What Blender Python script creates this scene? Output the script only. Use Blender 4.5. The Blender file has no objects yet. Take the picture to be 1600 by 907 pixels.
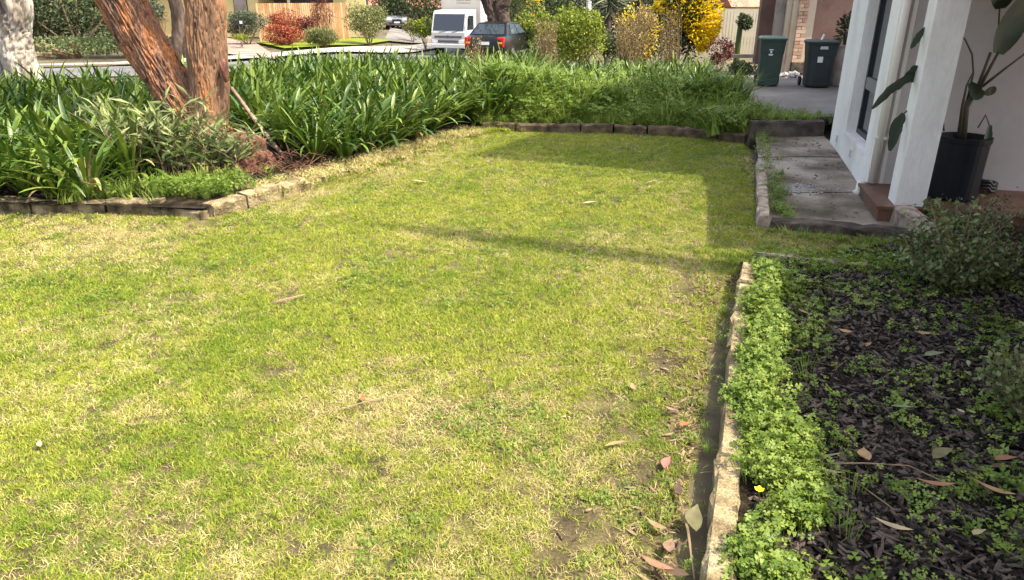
import bpy, bmesh, math, random
import numpy as np
from mathutils import Vector, Matrix, Euler, noise as mnoise

R = math.radians
random.seed(7); rng = np.random.default_rng(7)
scene = bpy.context.scene
COL = scene.collection

# ------------------------------------------------------------------ camera, sky, sun, exposure
CAM_H, FPX, PITCH = 1.7, 1118.0, R(22.5)
cd = bpy.data.cameras.new('camera'); cam = bpy.data.objects.new('camera', cd); COL.objects.link(cam)
cam.location = (0, 0, CAM_H); cam.rotation_euler = (math.pi / 2 - PITCH, 0, 0)
cd.sensor_width = 36; cd.lens = 36 * FPX / 1600; cd.clip_end = 2000; cd.clip_start = 0.05
scene.camera = cam
SUN_EL = R(58); SX, SY = 0.93, -0.367            # horizontal direction towards the sun
w = bpy.data.worlds.new('World'); scene.world = w; w.use_nodes = True
nt = w.node_tree; bg = nt.nodes['Background']
sky = nt.nodes.new('ShaderNodeTexSky'); sky.sky_type = 'NISHITA'; sky.sun_disc = False
sky.sun_elevation = SUN_EL; sky.sun_rotation = math.atan2(SX, SY); sky.air_density = 0.8; sky.dust_density = 4.0; sky.ozone_density = 0.6
hs = nt.nodes.new('ShaderNodeHueSaturation'); hs.inputs['Saturation'].default_value = .6; nt.links.new(sky.outputs[0], hs.inputs['Color']); nt.links.new(hs.outputs[0], bg.inputs[0]); bg.inputs[1].default_value = 0.15
sl = bpy.data.lights.new('sun', 'SUN'); sl.energy = 2.5; sl.angle = R(0.55); sl.color = (1.0, 0.89, 0.69)
so = bpy.data.objects.new('sun', sl); COL.objects.link(so); so.location = (20, -8, 30)
dv = Vector((-SX * math.cos(SUN_EL), -SY * math.cos(SUN_EL), -math.sin(SUN_EL)))
so.rotation_euler = dv.to_track_quat('-Z', 'Y').to_euler()
vs = scene.view_settings; vs.view_transform = 'Standard'; vs.look = 'None'; vs.gamma = 1; vs.exposure = 1.82
try: vs.use_curve_mapping = False
except Exception: pass
scene.cycles.max_bounces = 6; scene.cycles.transparent_max_bounces = 6

# ------------------------------------------------------------------ ground height, picture-to-ground helpers
def sstep(a, b, x):
    t = np.clip((x - a) / (b - a), 0, 1); return t * t * (3 - 2 * t)
def g(x, y):
    y0 = 13.0 + 2.0 * sstep(1.0, 4.0, x)
    return -0.77 * np.clip((y - y0) / (28.0 - y0), 0, 1) - .53 * sstep(28, 41, y) * sstep(-9, -5, x)
def gz(x, y): return float(g(np.float64(x), np.float64(y)))
def ray(px, py):
    u = (px - 800) / FPX; v = -(py - 453.5) / FPX
    return (u, math.cos(PITCH) + v * math.sin(PITCH), -math.sin(PITCH) + v * math.cos(PITCH))
def at(px, py, z=0.0):
    d = ray(px, py); t = (z - CAM_H) / d[2]; return Vector((d[0] * t, d[1] * t, z))
def aty(px, py, y):
    d = ray(px, py); t = y / d[1]; return Vector((d[0] * t, y, CAM_H + d[2] * t))
def on(px, py, dz=0.0):
    z = dz
    for _ in range(30):
        p = at(px, py, z); z = gz(p.x, p.y) + dz
    return at(px, py, z)
def proj(x, y, z):
    zz = z - CAM_H; dep = y * math.cos(PITCH) - zz * math.sin(PITCH); up = y * math.sin(PITCH) + zz * math.cos(PITCH)
    return 800 + FPX * x / dep, 453.5 - FPX * up / dep
def vnoise(x, y, f, seed):
    x = np.asarray(x) * f + seed * 17.3; y = np.asarray(y) * f + seed * 9.1
    xi = np.floor(x).astype(np.int64); yi = np.floor(y).astype(np.int64); fx = x - xi; fy = y - yi
    fx = fx * fx * (3 - 2 * fx); fy = fy * fy * (3 - 2 * fy)
    def h(a, b):
        n = (a * 374761393 + b * 668265263 + seed * 1442695) & 0x7fffffff
        n = ((n ^ (n >> 13)) * 1274126177) & 0x7fffffff
        return (n ^ (n >> 16)) % 10007 / 10007.0
    return (h(xi, yi) * (1 - fx) + h(xi + 1, yi) * fx) * (1 - fy) + (h(xi, yi + 1) * (1 - fx) + h(xi + 1, yi + 1) * fx) * fy
def fbm(x, y, f, seed): return (vnoise(x, y, f, seed) + .5 * vnoise(x, y, 2.1 * f, seed + 1) + .25 * vnoise(x, y, 4.3 * f, seed + 2)) / 1.75
def inpoly(x, y, P):
    x = np.asarray(x); y = np.asarray(y); c = np.zeros(x.shape, bool); n = len(P)
    for i in range(n):
        x1, y1 = P[i]; x2, y2 = P[(i + 1) % n]
        if y1 == y2: continue
        k = ((y1 > y) != (y2 > y)) & (x < (x2 - x1) * (y - y1) / (y2 - y1) + x1); c ^= k
    return c

# ------------------------------------------------------------------ materials
MATS = {}
def mk(name, c1, c2=None, c3=None, scale=6, rough=.85, bump=0, bscale=None, stretch=(1, 1, 1), spec=.3, attr=False, transl=0, metal=0, fine=0, coat=0, irnd=0, detail=5, bdist=.02):
    m = bpy.data.materials.new(name); m.use_nodes = True; MATS[name] = m
    n, l = m.node_tree.nodes, m.node_tree.links; b = n['Principled BSDF']
    b.inputs['Roughness'].default_value = rough; b.inputs['Specular IOR Level'].default_value = spec; b.inputs['Metallic'].default_value = metal
    if coat: b.inputs['Coat Weight'].default_value = coat; b.inputs['Coat Roughness'].default_value = .05
    geo = n.new('ShaderNodeNewGeometry'); mp = n.new('ShaderNodeMapping'); mp.inputs['Scale'].default_value = stretch
    l.new(geo.outputs['Position'], mp.inputs['Vector'])
    c2 = c2 or c1; c3 = c3 or c2
    tn = n.new('ShaderNodeTexNoise'); tn.inputs['Scale'].default_value = scale; tn.inputs['Detail'].default_value = detail
    l.new(mp.outputs[0], tn.inputs['Vector'])
    rp = n.new('ShaderNodeValToRGB'); e = rp.color_ramp.elements
    e[0].position = .36; e[0].color = (*c1, 1); e[1].position = .64; e[1].color = (*c3, 1)
    k = e.new(.5); k.color = (*c2, 1)
    fac = tn.outputs[0]
    if attr:
        a = n.new('ShaderNodeAttribute'); a.attribute_name = 'rnd'
        mx = n.new('ShaderNodeMath'); mx.operation = 'MULTIPLY_ADD'; mx.inputs[1].default_value = .42; l.new(a.outputs['Fac'], mx.inputs[0])
        m2 = n.new('ShaderNodeMath'); m2.operation = 'MULTIPLY_ADD'; m2.inputs[1].default_value = .58; l.new(tn.outputs[0], m2.inputs[0]); l.new(mx.outputs[0], m2.inputs[2])
        mx.inputs[2].default_value = 0
        fac = m2.outputs[0]
    if irnd:
        oi = n.new('ShaderNodeObjectInfo'); ad = n.new('ShaderNodeMath'); ad.operation = 'MULTIPLY_ADD'
        ad.inputs[1].default_value = irnd; l.new(oi.outputs['Random'], ad.inputs[0])
        sb = n.new('ShaderNodeMath'); sb.operation = 'SUBTRACT'; sb.inputs[1].default_value = irnd / 2; l.new(fac, sb.inputs[0]); l.new(sb.outputs[0], ad.inputs[2]); fac = ad.outputs[0]
    l.new(fac, rp.inputs[0]); colo = rp.outputs[0]
    if fine:
        t2 = n.new('ShaderNodeTexNoise'); t2.inputs['Scale'].default_value = scale * 14; t2.inputs['Detail'].default_value = 4; l.new(mp.outputs[0], t2.inputs['Vector'])
        mr = n.new('ShaderNodeMapRange'); mr.inputs[1].default_value = .3; mr.inputs[2].default_value = .7; mr.inputs[3].default_value = 1 - fine; mr.inputs[4].default_value = 1 + fine
        l.new(t2.outputs[0], mr.inputs[0])
        hv = n.new('ShaderNodeHueSaturation'); l.new(colo, hv.inputs['Color']); l.new(mr.outputs[0], hv.inputs['Value']); colo = hv.outputs[0]
    l.new(colo, b.inputs['Base Color'])
    if bump:
        t3 = n.new('ShaderNodeTexNoise'); t3.inputs['Scale'].default_value = bscale or scale * 6; t3.inputs['Detail'].default_value = 6; l.new(mp.outputs[0], t3.inputs['Vector'])
        bp = n.new('ShaderNodeBump'); bp.inputs['Strength'].default_value = bump; bp.inputs['Distance'].default_value = bdist; l.new(t3.outputs[0], bp.inputs['Height']); l.new(bp.outputs[0], b.inputs['Normal'])
    if transl:
        tr = n.new('ShaderNodeBsdfTranslucent'); l.new(colo, tr.inputs[0]); ms = n.new('ShaderNodeMixShader'); ms.inputs[0].default_value = transl
        l.new(b.outputs[0], ms.inputs[1]); l.new(tr.outputs[0], ms.inputs[2]); l.new(ms.outputs[0], n['Material Output'].inputs[0])
    return m
M = MATS
# foliage
mk('grass_green', (.18, .23, .018), (.26, .305, .026), (.345, .36, .046), scale=3, attr=True, transl=.2, rough=.6, irnd=.3)
mk('grass_lush', (.115, .195, .012), (.17, .25, .018), (.24, .30, .03), scale=3, attr=True, transl=.3, rough=.6, irnd=.25)
mk('grass_straw', (.30, .25, .085), (.40, .345, .13), (.50, .44, .20), scale=4, attr=True, transl=.15, rough=.7, irnd=.3)
mk('clover', (.10, .165, .02), (.15, .225, .03), (.22, .29, .05), scale=5, attr=True, transl=.3, rough=.5, irnd=.3)
mk('oxalis', (.09, .15, .018), (.13, .20, .025), (.19, .26, .04), scale=5, attr=True, transl=.25, rough=.5, irnd=.3)
mk('weed_grass', (.10, .17, .02), (.18, .265, .035), (.30, .36, .075), scale=1.2, attr=True, transl=.3, rough=.6, irnd=.3)
mk('agapanthus', (.034, .075, .009), (.075, .14, .015), (.17, .235, .03), scale=2.5, attr=True, transl=.22, rough=.42, spec=.5, irnd=.25)
mk('leaf_olive', (.08, .115, .035), (.13, .165, .055), (.20, .235, .09), scale=5, attr=True, transl=.2, rough=.5)
mk('leaf_shoot', (.11, .15, .05), (.17, .21, .075), (.25, .28, .11), scale=6, attr=True, transl=.25, rough=.5)
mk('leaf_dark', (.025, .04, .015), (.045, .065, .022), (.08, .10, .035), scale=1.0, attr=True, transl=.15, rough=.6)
mk('leaf_grey', (.06, .075, .045), (.10, .12, .07), (.16, .18, .11), scale=1.0, attr=True, transl=.15)
mk('leaf_bright', (.10, .15, .02), (.17, .22, .025), (.28, .32, .04), scale=1.5, attr=True, transl=.25)
mk('leaf_red', (.22, .03, .025), (.36, .07, .05), (.38, .16, .06), scale=2, attr=True, transl=.2)
mk('leaf_plum', (.09, .02, .025), (.14, .035, .03), (.2, .07, .05), scale=2, attr=True, transl=.15)
mk('leaf_yellow', (.66, .46, .006), (.80, .58, .010), (.86, .68, .03), scale=2, attr=True, transl=.25)
mk('leaf_dry', (.20, .14, .065), (.28, .21, .10), (.36, .29, .15), scale=2, attr=True, transl=.15)
mk('leaf_tuss', (.12, .15, .05), (.2, .22, .08), (.3, .29, .12), scale=2, attr=True, transl=.2)
mk('strelitzia', (.02, .035, .018), (.03, .05, .024), (.045, .07, .032), scale=5, rough=.4, spec=.5, transl=.1)
mk('strelitzia_stem', (.05, .045, .03), (.07, .06, .035), scale=9, rough=.5)
mk('bark_warm', (.13, .075, .05), (.24, .115, .062), (.40, .15, .045), scale=1.6, stretch=(3.2, 3.2, .55), rough=.9, bump=1.0, bscale=9, fine=.45, bdist=.05)
mk('bark_fawn', (.115, .068, .042), (.235, .132, .075), (.31, .135, .055), scale=1.6, stretch=(3.2, 3.2, .6), rough=.9, bump=.8, bscale=9, fine=.25, bdist=.05)
mk('bark_red', (.06, .026, .018), (.13, .055, .035), (.21, .11, .07), scale=9, rough=.9, bump=.5, fine=.3)
mk('bark_white', (.13, .095, .075), (.36, .31, .25), (.52, .47, .39), scale=2.2, stretch=(2, 2, .6), rough=.9, bump=.6, bscale=12, fine=.15)
mk('bark_dark', (.035, .024, .019), (.07, .047, .036), (.12, .085, .065), scale=2, stretch=(2, 2, .5), rough=.9, bump=.6, bscale=12, fine=.2)
mk('twig', (.14, .10, .06), (.24, .17, .10), scale=12, rough=.85)
mk('petal', (.85, .72, .02), rough=.5, transl=.3)
# mineral
mk('soil_lawn', (.045, .034, .016), (.075, .058, .026), (.12, .095, .042), scale=7, bump=.5, fine=.35)
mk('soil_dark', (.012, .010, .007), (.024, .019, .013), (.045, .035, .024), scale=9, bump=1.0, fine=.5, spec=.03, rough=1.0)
mk('earth', (.07, .055, .03), (.10, .08, .045), (.14, .115, .07), scale=.8, bump=.4, fine=.2)
mk('mulch_chip', (.010, .0085, .0075), (.032, .025, .021), (.10, .08, .066), scale=30, spec=.12, rough=.9, bump=.3, irnd=.55)
mk('litter', (.07, .045, .028), (.14, .095, .055), (.26, .19, .11), scale=20, irnd=.6)
mk('limestone', (.12, .09, .045), (.24, .185, .10), (.34, .275, .16), scale=9, bump=1.0, bscale=45, fine=.4)
mk('limestone_mossy', (.045, .036, .018), (.14, .105, .058), (.30, .235, .14), scale=9, bump=.7, bscale=60, fine=.25)
mk('retaining_block', (.045, .032, .018), (.085, .06, .034), (.13, .095, .058), scale=8, bump=.6, bscale=50, fine=.25)
mk('concrete_path', (.075, .06, .038), (.185, .148, .108), (.31, .265, .215), scale=2.0, bump=.25, bscale=50, fine=.15)
mk('concrete_drive', (.115, .105, .094), (.155, .142, .128), (.20, .185, .168), scale=.8, bump=.15, bscale=40, fine=.1)
mk('asphalt', (.10, .095, .10), (.13, .125, .13), (.16, .15, .155), scale=.6, fine=.12)
mk('kerb', (.27, .25, .215), (.32, .30, .26), (.36, .34, .295), scale=2, fine=.08)
mk('paving_pink', (.20, .145, .115), (.25, .185, .15), (.29, .225, .19), scale=1.2, fine=.12)
mk('rubble', (.22, .21, .20), (.32, .31, .30), (.42, .41, .40), scale=14, bump=.4)
mk('timber_grey', (.16, .12, .09), (.30, .24, .18), (.42, .36, .29), scale=4, stretch=(3, 3, 3), bump=.6, bscale=40, fine=.35)
mk('timber_dark', (.035, .028, .022), (.07, .055, .042), (.12, .095, .07), scale=6, bump=.6, bscale=40, fine=.3)
mk('stake_wood', (.17, .11, .08), (.25, .17, .125), (.30, .22, .17), scale=8, bump=.3)
# house
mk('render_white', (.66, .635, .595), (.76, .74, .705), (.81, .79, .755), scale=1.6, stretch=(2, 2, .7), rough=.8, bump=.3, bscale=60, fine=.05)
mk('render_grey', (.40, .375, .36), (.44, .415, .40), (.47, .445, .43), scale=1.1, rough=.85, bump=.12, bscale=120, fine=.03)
mk('render_cream', (.62, .585, .50), (.66, .625, .54), scale=2, rough=.7)
mk('deck_brown', (.085, .042, .025), (.125, .062, .038), (.16, .085, .052), scale=3, rough=.5, spec=.4, fine=.12, bump=.1)
mk('window_frame', (.018, .019, .022), rough=.4)
mk('window_rail', (.20, .19, .195), rough=.5)
mk('curtain', (.30, .31, .32), (.40, .41, .42), scale=4)
mk('vent', (.42, .41, .40), (.36, .35, .34), scale=60)
mk('pot_black', (.004, .006, .009), (.007, .009, .013), scale=5, rough=.5, spec=.2)
mk('black_plastic', (.012, .012, .013), (.02, .02, .02), rough=.4, spec=.5)
mk('bin_green', (.030, .052, .042), (.038, .062, .050), scale=2, rough=.5, fine=.05)
mk('bin_lid', (.055, .10, .075), (.065, .115, .085), scale=2, rough=.45)
mk('bin_slate', (.024, .031, .032), (.031, .039, .040), scale=2, rough=.5, fine=.05)
mk('sticker', (.55, .55, .53), (.68, .68, .66), scale=40)
mk('brick_pink', (.36, .235, .165), (.45, .31, .22), (.52, .37, .27), scale=3, fine=.2, irnd=.6)
mk('mortar', (.40, .34, .27), (.46, .39, .31), scale=6, fine=.1)
mk('wall_brown', (.20, .125, .10), (.24, .155, .125), scale=2, fine=.1)
mk('post_cream', (.46, .38, .27), (.52, .44, .32), scale=3)
mk('post_grey', (.20, .175, .15), (.28, .25, .22), scale=3, fine=.1)
mk('wall_yellow', (.50, .42, .19), (.56, .47, .22), scale=.8, fine=.05)
mk('roof_red', (.42, .13, .09), (.54, .2, .14), scale=1.2, fine=.2)
mk('fence_wood', (.32, .18, .08), (.40, .24, .12), (.46, .30, .17), scale=.8, fine=.15, irnd=.5)
mk('fence_cream', (.55, .48, .34), (.60, .53, .38), scale=.6, rough=.5)
mk('door_wood', (.30, .16, .08), (.36, .2, .1), scale=2)
# vehicles
mk('paint_black', (.006, .006, .008), rough=.3, spec=.35, coat=.25)
mk('paint_white', (.55, .54, .51), rough=.3, coat=.5)
mk('paint_silver', (.30, .31, .34), rough=.28, metal=.5, coat=.6)
mk('box_white', (.52, .49, .44), (.55, .52, .47), scale=.6, rough=.45)
mk('glass_dark', (.02, .028, .035), rough=.05, spec=.9)
mk('glass_sky', (.05, .065, .085), rough=.05, spec=.8)
mk('lamp_red', (.55, .015, .012), rough=.2, coat=.5)
mk('lamp_amber', (.75, .35, .03), rough=.2, coat=.5)
mk('lamp_clear', (.75, .75, .75), rough=.1, spec=.8)
mk('tyre', (.014, .014, .014), rough=.85)
mk('rim', (.35, .35, .36), rough=.3, metal=.8)
mk('chrome', (.5, .5, .5), rough=.2, metal=.9)
mk('plastic_grey', (.09, .09, .095), rough=.6)
mk('lettering', (.10, .09, .08), rough=.7)
mk('plate', (.75, .74, .70), rough=.5)
mk('orange_plastic', (.78, .20, .10), (.85, .30, .16), rough=.5)
mk('pole_white', (.6, .58, .53), rough=.6)
mk('ter_pot', (.30, .24, .20), (.40, .33, .28), scale=5, bump=.3)

# ------------------------------------------------------------------ mesh helpers
class MB:
    def __init__(s): s.v = []; s.f = []
    def add(s, vs, fs):
        o = len(s.v); s.v += [tuple(p) for p in vs]; s.f += [tuple(i + o for i in f) for f in fs]; return s
    def box(s, c, size, rot=None, taper=1.0):
        x, y, z = [q / 2 for q in size]; vs = []
        for k, t in ((-1, 1), (1, taper)):
            for sx, sy in ((-1, -1), (1, -1), (1, 1), (-1, 1)): vs.append(Vector((sx * x * t, sy * y * t, k * z)))
        if rot is not None:
            if not isinstance(rot, Matrix): rot = Matrix.Rotation(rot, 3, 'Z')
            vs = [rot @ p for p in vs]
        c = Vector(c); vs = [p + c for p in vs]
        return s.add(vs, [(3, 2, 1, 0), (4, 5, 6, 7), (0, 1, 5, 4), (1, 2, 6, 5), (2, 3, 7, 6), (3, 0, 4, 7)])
    def prism(s, poly, z0, z1):
        n = len(poly); vs = [(x, y, z0) for x, y in poly] + [(x, y, z1) for x, y in poly]
        return s.add(vs, [tuple(range(n - 1, -1, -1)), tuple(range(n, 2 * n))] + [(i, (i + 1) % n, n + (i + 1) % n, n + i) for i in range(n)])
    def extr(s, poly, axis_fn, a, b):
        n = len(poly); vs = [axis_fn(p, a) for p in poly] + [axis_fn(p, b) for p in poly]
        return s.add(vs, [tuple(range(n - 1, -1, -1)), tuple(range(n, 2 * n))] + [(i, (i + 1) % n, n + (i + 1) % n, n + i) for i in range(n)])
    def tube(s, path, rad, n=8, cap=True):
        path = [Vector(p) for p in path]; rings = []
        if not hasattr(rad, '__len__'): rad = [rad] * len(path)
        ref = None
        for i, p in enumerate(path):
            t = (path[min(i + 1, len(path) - 1)] - path[max(i - 1, 0)]).normalized()
            if ref is None: ref = Vector((1, 0, 0)) if abs(t.x) < .8 else Vector((0, 1, 0))
            a = (ref - t * ref.dot(t)).normalized(); b = t.cross(a); ref = a
            rings.append([p + (a * math.cos(k * 2 * math.pi / n) + b * math.sin(k * 2 * math.pi / n)) * rad[i] for k in range(n)])
        vs = [q for r_ in rings for q in r_]; fs = []
        for i in range(len(path) - 1):
            for k in range(n): fs.append((i * n + k, i * n + (k + 1) % n, (i + 1) * n + (k + 1) % n, (i + 1) * n + k))
        if cap: fs += [tuple(range(n - 1, -1, -1)), tuple(range((len(path) - 1) * n, len(path) * n))]
        return s.add(vs, fs)
    def build(s, name, mat, parent=None, local=False, smooth=False, bevel=0, rnd=None):
        me = bpy.data.meshes.new(name)
        off = Vector((0, 0, 0))
        if parent is not None and not local: off = wloc(parent)
        me.from_pydata([(x - off.x, y - off.y, z - off.z) for x, y, z in s.v], [], s.f); me.update()
        o = link(name, me, mat, parent)
        if smooth: me.polygons.foreach_set('use_smooth', [True] * len(me.polygons))
        if bevel:
            b = o.modifiers.new('bevel', 'BEVEL'); b.width = bevel; b.segments = 2; b.limit_method = 'ANGLE'
        return o
def wloc(o):
    v = Vector((0, 0, 0))
    while o is not None: v += o.location; o = o.parent
    return v
def link(name, me, mat, parent=None):
    o = bpy.data.objects.new(name, me); COL.objects.link(o)
    if mat is not None and len(me.materials) == 0: me.materials.append(M[mat] if isinstance(mat, str) else mat)
    if parent is not None: o.parent = parent
    return o
def tag(o, label=None, cat=None, group=None, kind=None):
    if label: o['label'] = label
    if cat: o['category'] = cat
    if group: o['group'] = group
    if kind: o['kind'] = kind
    return o
def thing(name, label, cat, loc=(0, 0, 0), rz=0, group=None):
    o = bpy.data.objects.new(name, None); COL.objects.link(o); o.location = loc; o.rotation_euler = (0, 0, rz); o.empty_display_size = .1
    return tag(o, label, cat, group)
def struct(name, mb, mat, label=None, **k): return tag(mb.build(name, mat, **k), label, None, None, 'structure')
def copy_tree(o, parent=None):
    c = o.copy(); COL.objects.link(c); c.parent = parent
    for ch in list(o.children): copy_tree(ch, c)
    return c
def sheet(name, poly, zf, mat, step=.25, label=None, dz=0.0):
    """a gridded ground sheet cut to a polygon, following zf(x, y)"""
    bm = bmesh.new(); f = bm.faces.new([bm.verts.new((x, y, 0)) for x, y in poly])
    xs = [p[0] for p in poly]; ys = [p[1] for p in poly]
    for ax, lo, hi in ((0, min(xs), max(xs)), (1, min(ys), max(ys))):
        k = lo + step
        while k < hi:
            co = (k, 0, 0) if ax == 0 else (0, k, 0); no = (1, 0, 0) if ax == 0 else (0, 1, 0)
            bmesh.ops.bisect_plane(bm, geom=bm.verts[:] + bm.edges[:] + bm.faces[:], plane_co=co, plane_no=no); k += step
    for v in bm.verts: v.co.z = zf(v.co.x, v.co.y) + dz
    bmesh.ops.recalc_face_normals(bm, faces=bm.faces[:])
    if bm.faces[:] and sum(f.normal.z for f in bm.faces) < 0: bmesh.ops.reverse_faces(bm, faces=bm.faces[:])
    me = bpy.data.meshes.new(name); bm.to_mesh(me); bm.free()
    o = link(name, me, mat); me.polygons.foreach_set('use_smooth', [True] * len(me.polygons))
    return tag(o, label, None, None, 'structure')
def np_mesh(name, V, F, rnd=None):
    me = bpy.data.meshes.new(name); V = np.asarray(V, np.float32); F = np.asarray(F, np.int32)
    me.vertices.add(len(V)); me.vertices.foreach_set('co', V.ravel())
    k = F.shape[1]; me.loops.add(F.size); me.loops.foreach_set('vertex_index', F.ravel())
    me.polygons.add(len(F)); me.polygons.foreach_set('loop_start', np.arange(0, F.size, k, dtype=np.int32))
    try: me.polygons.foreach_set('loop_total', np.full(len(F), k, np.int32))
    except Exception: pass
    me.update(calc_edges=True)
    if rnd is not None:
        a = me.attributes.new('rnd', 'FLOAT', 'POINT'); a.data.foreach_set('value', np.asarray(rnd, np.float32))
    return me
def unit(v): return v / np.maximum(np.linalg.norm(v, axis=-1, keepdims=True), 1e-9)
def leaves_np(C, D, L, W, rnd=None, fold=.25, droop=.15, r=rng):
    """folded four-sided leaves: centre C, direction D, length L, width W"""
    N = len(C); D = unit(D); up = unit(r.normal(size=(N, 3))); S = unit(np.cross(D, up)); U = np.cross(S, D)
    L = np.broadcast_to(np.asarray(L, float).reshape(-1, 1), (N, 1)); W = np.broadcast_to(np.asarray(W, float).reshape(-1, 1), (N, 1))
    b = C - D * L * .5; t = C + D * L * .5 - U * L * droop; m = C + U * L * .08
    l = C - S * W * .5 + U * W * fold; q = C + S * W * .5 + U * W * fold
    V = np.stack([b, q, t, l, m], 1).reshape(-1, 3); i = np.arange(N)[:, None] * 5
    F = np.concatenate([i + np.array([[0, 1, 4]]), i + np.array([[1, 2, 4]]), i + np.array([[2, 3, 4]]), i + np.array([[3, 0, 4]])], 0)
    rr = r.random(N) if rnd is None else rnd
    return V, F, np.repeat(rr, 5)
def crown_pts(N, c, rad, r=rng, inner=.55, lump=.35, seed=1):
    d = unit(r.normal(size=(N, 3))); rr = inner + (1 - inner) * r.random(N) ** .6
    K = 12; lc = unit(r.normal(size=(K, 3))) * r.uniform(.35, .66, (K, 1)); lr = r.uniform(.28, .52, K); kk = r.integers(0, K, N)
    nz = np.array([mnoise.noise(Vector((a[0] * 2.2 + seed * 7, a[1] * 2.2, a[2] * 2.2))) for a in d]) * lump
    nz2 = np.array([mnoise.noise(Vector((a[0] * 6 + seed * 3, a[1] * 6, a[2] * 6))) for a in d]) * lump * .5
    P = lc[kk] + d * (lr[kk] * rr * (1 + nz + nz2))[:, None]; core = r.random(N) < .22; P[core] = (d * (.5 + .3 * r.random(N))[:, None] * (1 + nz)[:, None])[core]
    return np.asarray(c) + P * 1.12 * np.asarray(rad), unit(P)
def foliage(name, C, D, L, W, mat, parent, kind='stuff', **k):
    V, F, rn = leaves_np(C, D, L, W, **k)
    off = np.array(wloc(parent)) if parent is not None else 0
    o = link(name, np_mesh(name, V - off, F, rn), mat, parent)
    if kind: o['kind'] = kind
    return o

# ---- instancing for what nobody could count
def proto_collection(name, meshes):
    c = bpy.data.collections.new(name)
    for i, me in enumerate(meshes):
        o = bpy.data.objects.new('%s_%02d' % (name, i), me); c.objects.link(o)
    return c
def scatter(name, P, ROT, SC, IDX, coll, label, cat=None, parent=None):
    me = bpy.data.meshes.new(name); P = np.asarray(P, np.float32); n = len(P)
    me.vertices.add(n); me.vertices.foreach_set('co', P.ravel())
    a = me.attributes.new('rot', 'FLOAT_VECTOR', 'POINT'); a.data.foreach_set('vector', np.asarray(ROT, np.float32).ravel())
    a = me.attributes.new('scl', 'FLOAT', 'POINT'); a.data.foreach_set('value', np.asarray(SC, np.float32))
    a = me.attributes.new('idx', 'INT', 'POINT'); a.data.foreach_set('value', np.asarray(IDX, np.int32))
    o = link(name, me, None, parent)
    t = bpy.data.node_groups.new(name, 'GeometryNodeTree')
    t.interface.new_socket('Geometry', in_out='INPUT', socket_type='NodeSocketGeometry'); t.interface.new_socket('Geometry', in_out='OUTPUT', socket_type='NodeSocketGeometry')
    N = t.nodes; gi = N.new('NodeGroupInput'); go = N.new('NodeGroupOutput'); ip = N.new('GeometryNodeInstanceOnPoints'); ci = N.new('GeometryNodeCollectionInfo')
    ci.inputs['Collection'].default_value = coll; ci.inputs['Separate Children'].default_value = True; ci.inputs['Reset Children'].default_value = True
    def na(nm, ty):
        q = N.new('GeometryNodeInputNamedAttribute'); q.data_type = ty; q.inputs['Name'].default_value = nm; return q.outputs['Attribute']
    er = N.new('FunctionNodeEulerToRotation'); L_ = t.links
    L_.new(na('rot', 'FLOAT_VECTOR'), er.inputs[0]); L_.new(er.outputs[0], ip.inputs['Rotation'])
    L_.new(na('scl', 'FLOAT'), ip.inputs['Scale']); L_.new(na('idx', 'INT'), ip.inputs['Instance Index'])
    ip.inputs['Pick Instance'].default_value = True
    L_.new(gi.outputs[0], ip.inputs['Points']); L_.new(ci.outputs[0], ip.inputs['Instance']); L_.new(ip.outputs[0], go.inputs[0])
    md = o.modifiers.new('scatter', 'NODES'); md.node_group = t
    return tag(o, label, cat, None, 'stuff')
def tuft_mesh(name, nb, h, wd, rad, lean, mat, seed, segs=3):
    r = np.random.default_rng(seed); V = []; F = []; rn = []
    for b in range(nb):
        a = r.random() * 6.283; rr = rad * math.sqrt(r.random()); base = np.array([rr * math.cos(a), rr * math.sin(a), -.004])
        d = r.random() * 6.283; dx = np.array([math.cos(d), math.sin(d), 0]); sd = np.array([-dx[1], dx[0], 0]); hh = h * r.uniform(.55, 1.1); ln = lean * r.uniform(.3, 1.2); ww = wd * r.uniform(.7, 1.2)
        o = len(V); q = r.random()
        for k in range(segs + 1):
            t = k / segs; c = base + np.array([0, 0, 1]) * hh * (t - .35 * ln * t * t) + dx * hh * ln * t * t * 1.1
            wk = ww * (1 - t ** 1.6) * .5 + 1e-4
            V += [c - sd * wk, c + sd * wk]; rn += [q, q]
            if k: F.append((o + 2 * k - 2, o + 2 * k - 1, o + 2 * k + 1, o + 2 * k))
    me = np_mesh(name, V, F, rn); me.materials.append(M[mat]); return me
def clover_mesh(name, n, hh, rad, lf, mat, seed):
    r = np.random.default_rng(seed); V = []; F = []; rn = []
    for b in range(n):
        a = r.random() * 6.283; rr = rad * math.sqrt(r.random()); c = np.array([rr * math.cos(a), rr * math.sin(a), hh * r.uniform(.35, 1.0)])
        q = r.random(); ft = np.array([c[0] * .6, c[1] * .6, 0]); s = np.array([.0008, .0008, 0]); o = len(V)
        V += [ft - s, ft + s, c + s, c - s]; rn += [q] * 4; F.append((o, o + 1, o + 2, o + 3))
        tx, ty = r.normal(0, .35, 2); a0 = r.random() * 6.283; l = lf * r.uniform(.7, 1.2)
        for k in range(3):
            an = a0 + k * 2.094; d = np.array([math.cos(an), math.sin(an), 0]); e = np.array([-d[1], d[0], 0])
            def z(p): return np.array([p[0], p[1], p[0] * tx + p[1] * ty]) + c
            o = len(V); V += [z(d * .0), z(d * l * .75 + e * l * .55) + [0, 0, .15 * l], z(d * l * .92), z(d * l * .75 - e * l * .55) + [0, 0, .15 * l]]; rn += [q] * 4; F.append((o, o + 1, o + 2, o + 3))
    me = np_mesh(name, V, F, rn); me.materials.append(M[mat]); return me
def rots(n, tilt=.12): return np.stack([rng.normal(0, tilt, n), rng.normal(0, tilt, n), rng.random(n) * 6.283], 1)
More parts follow.
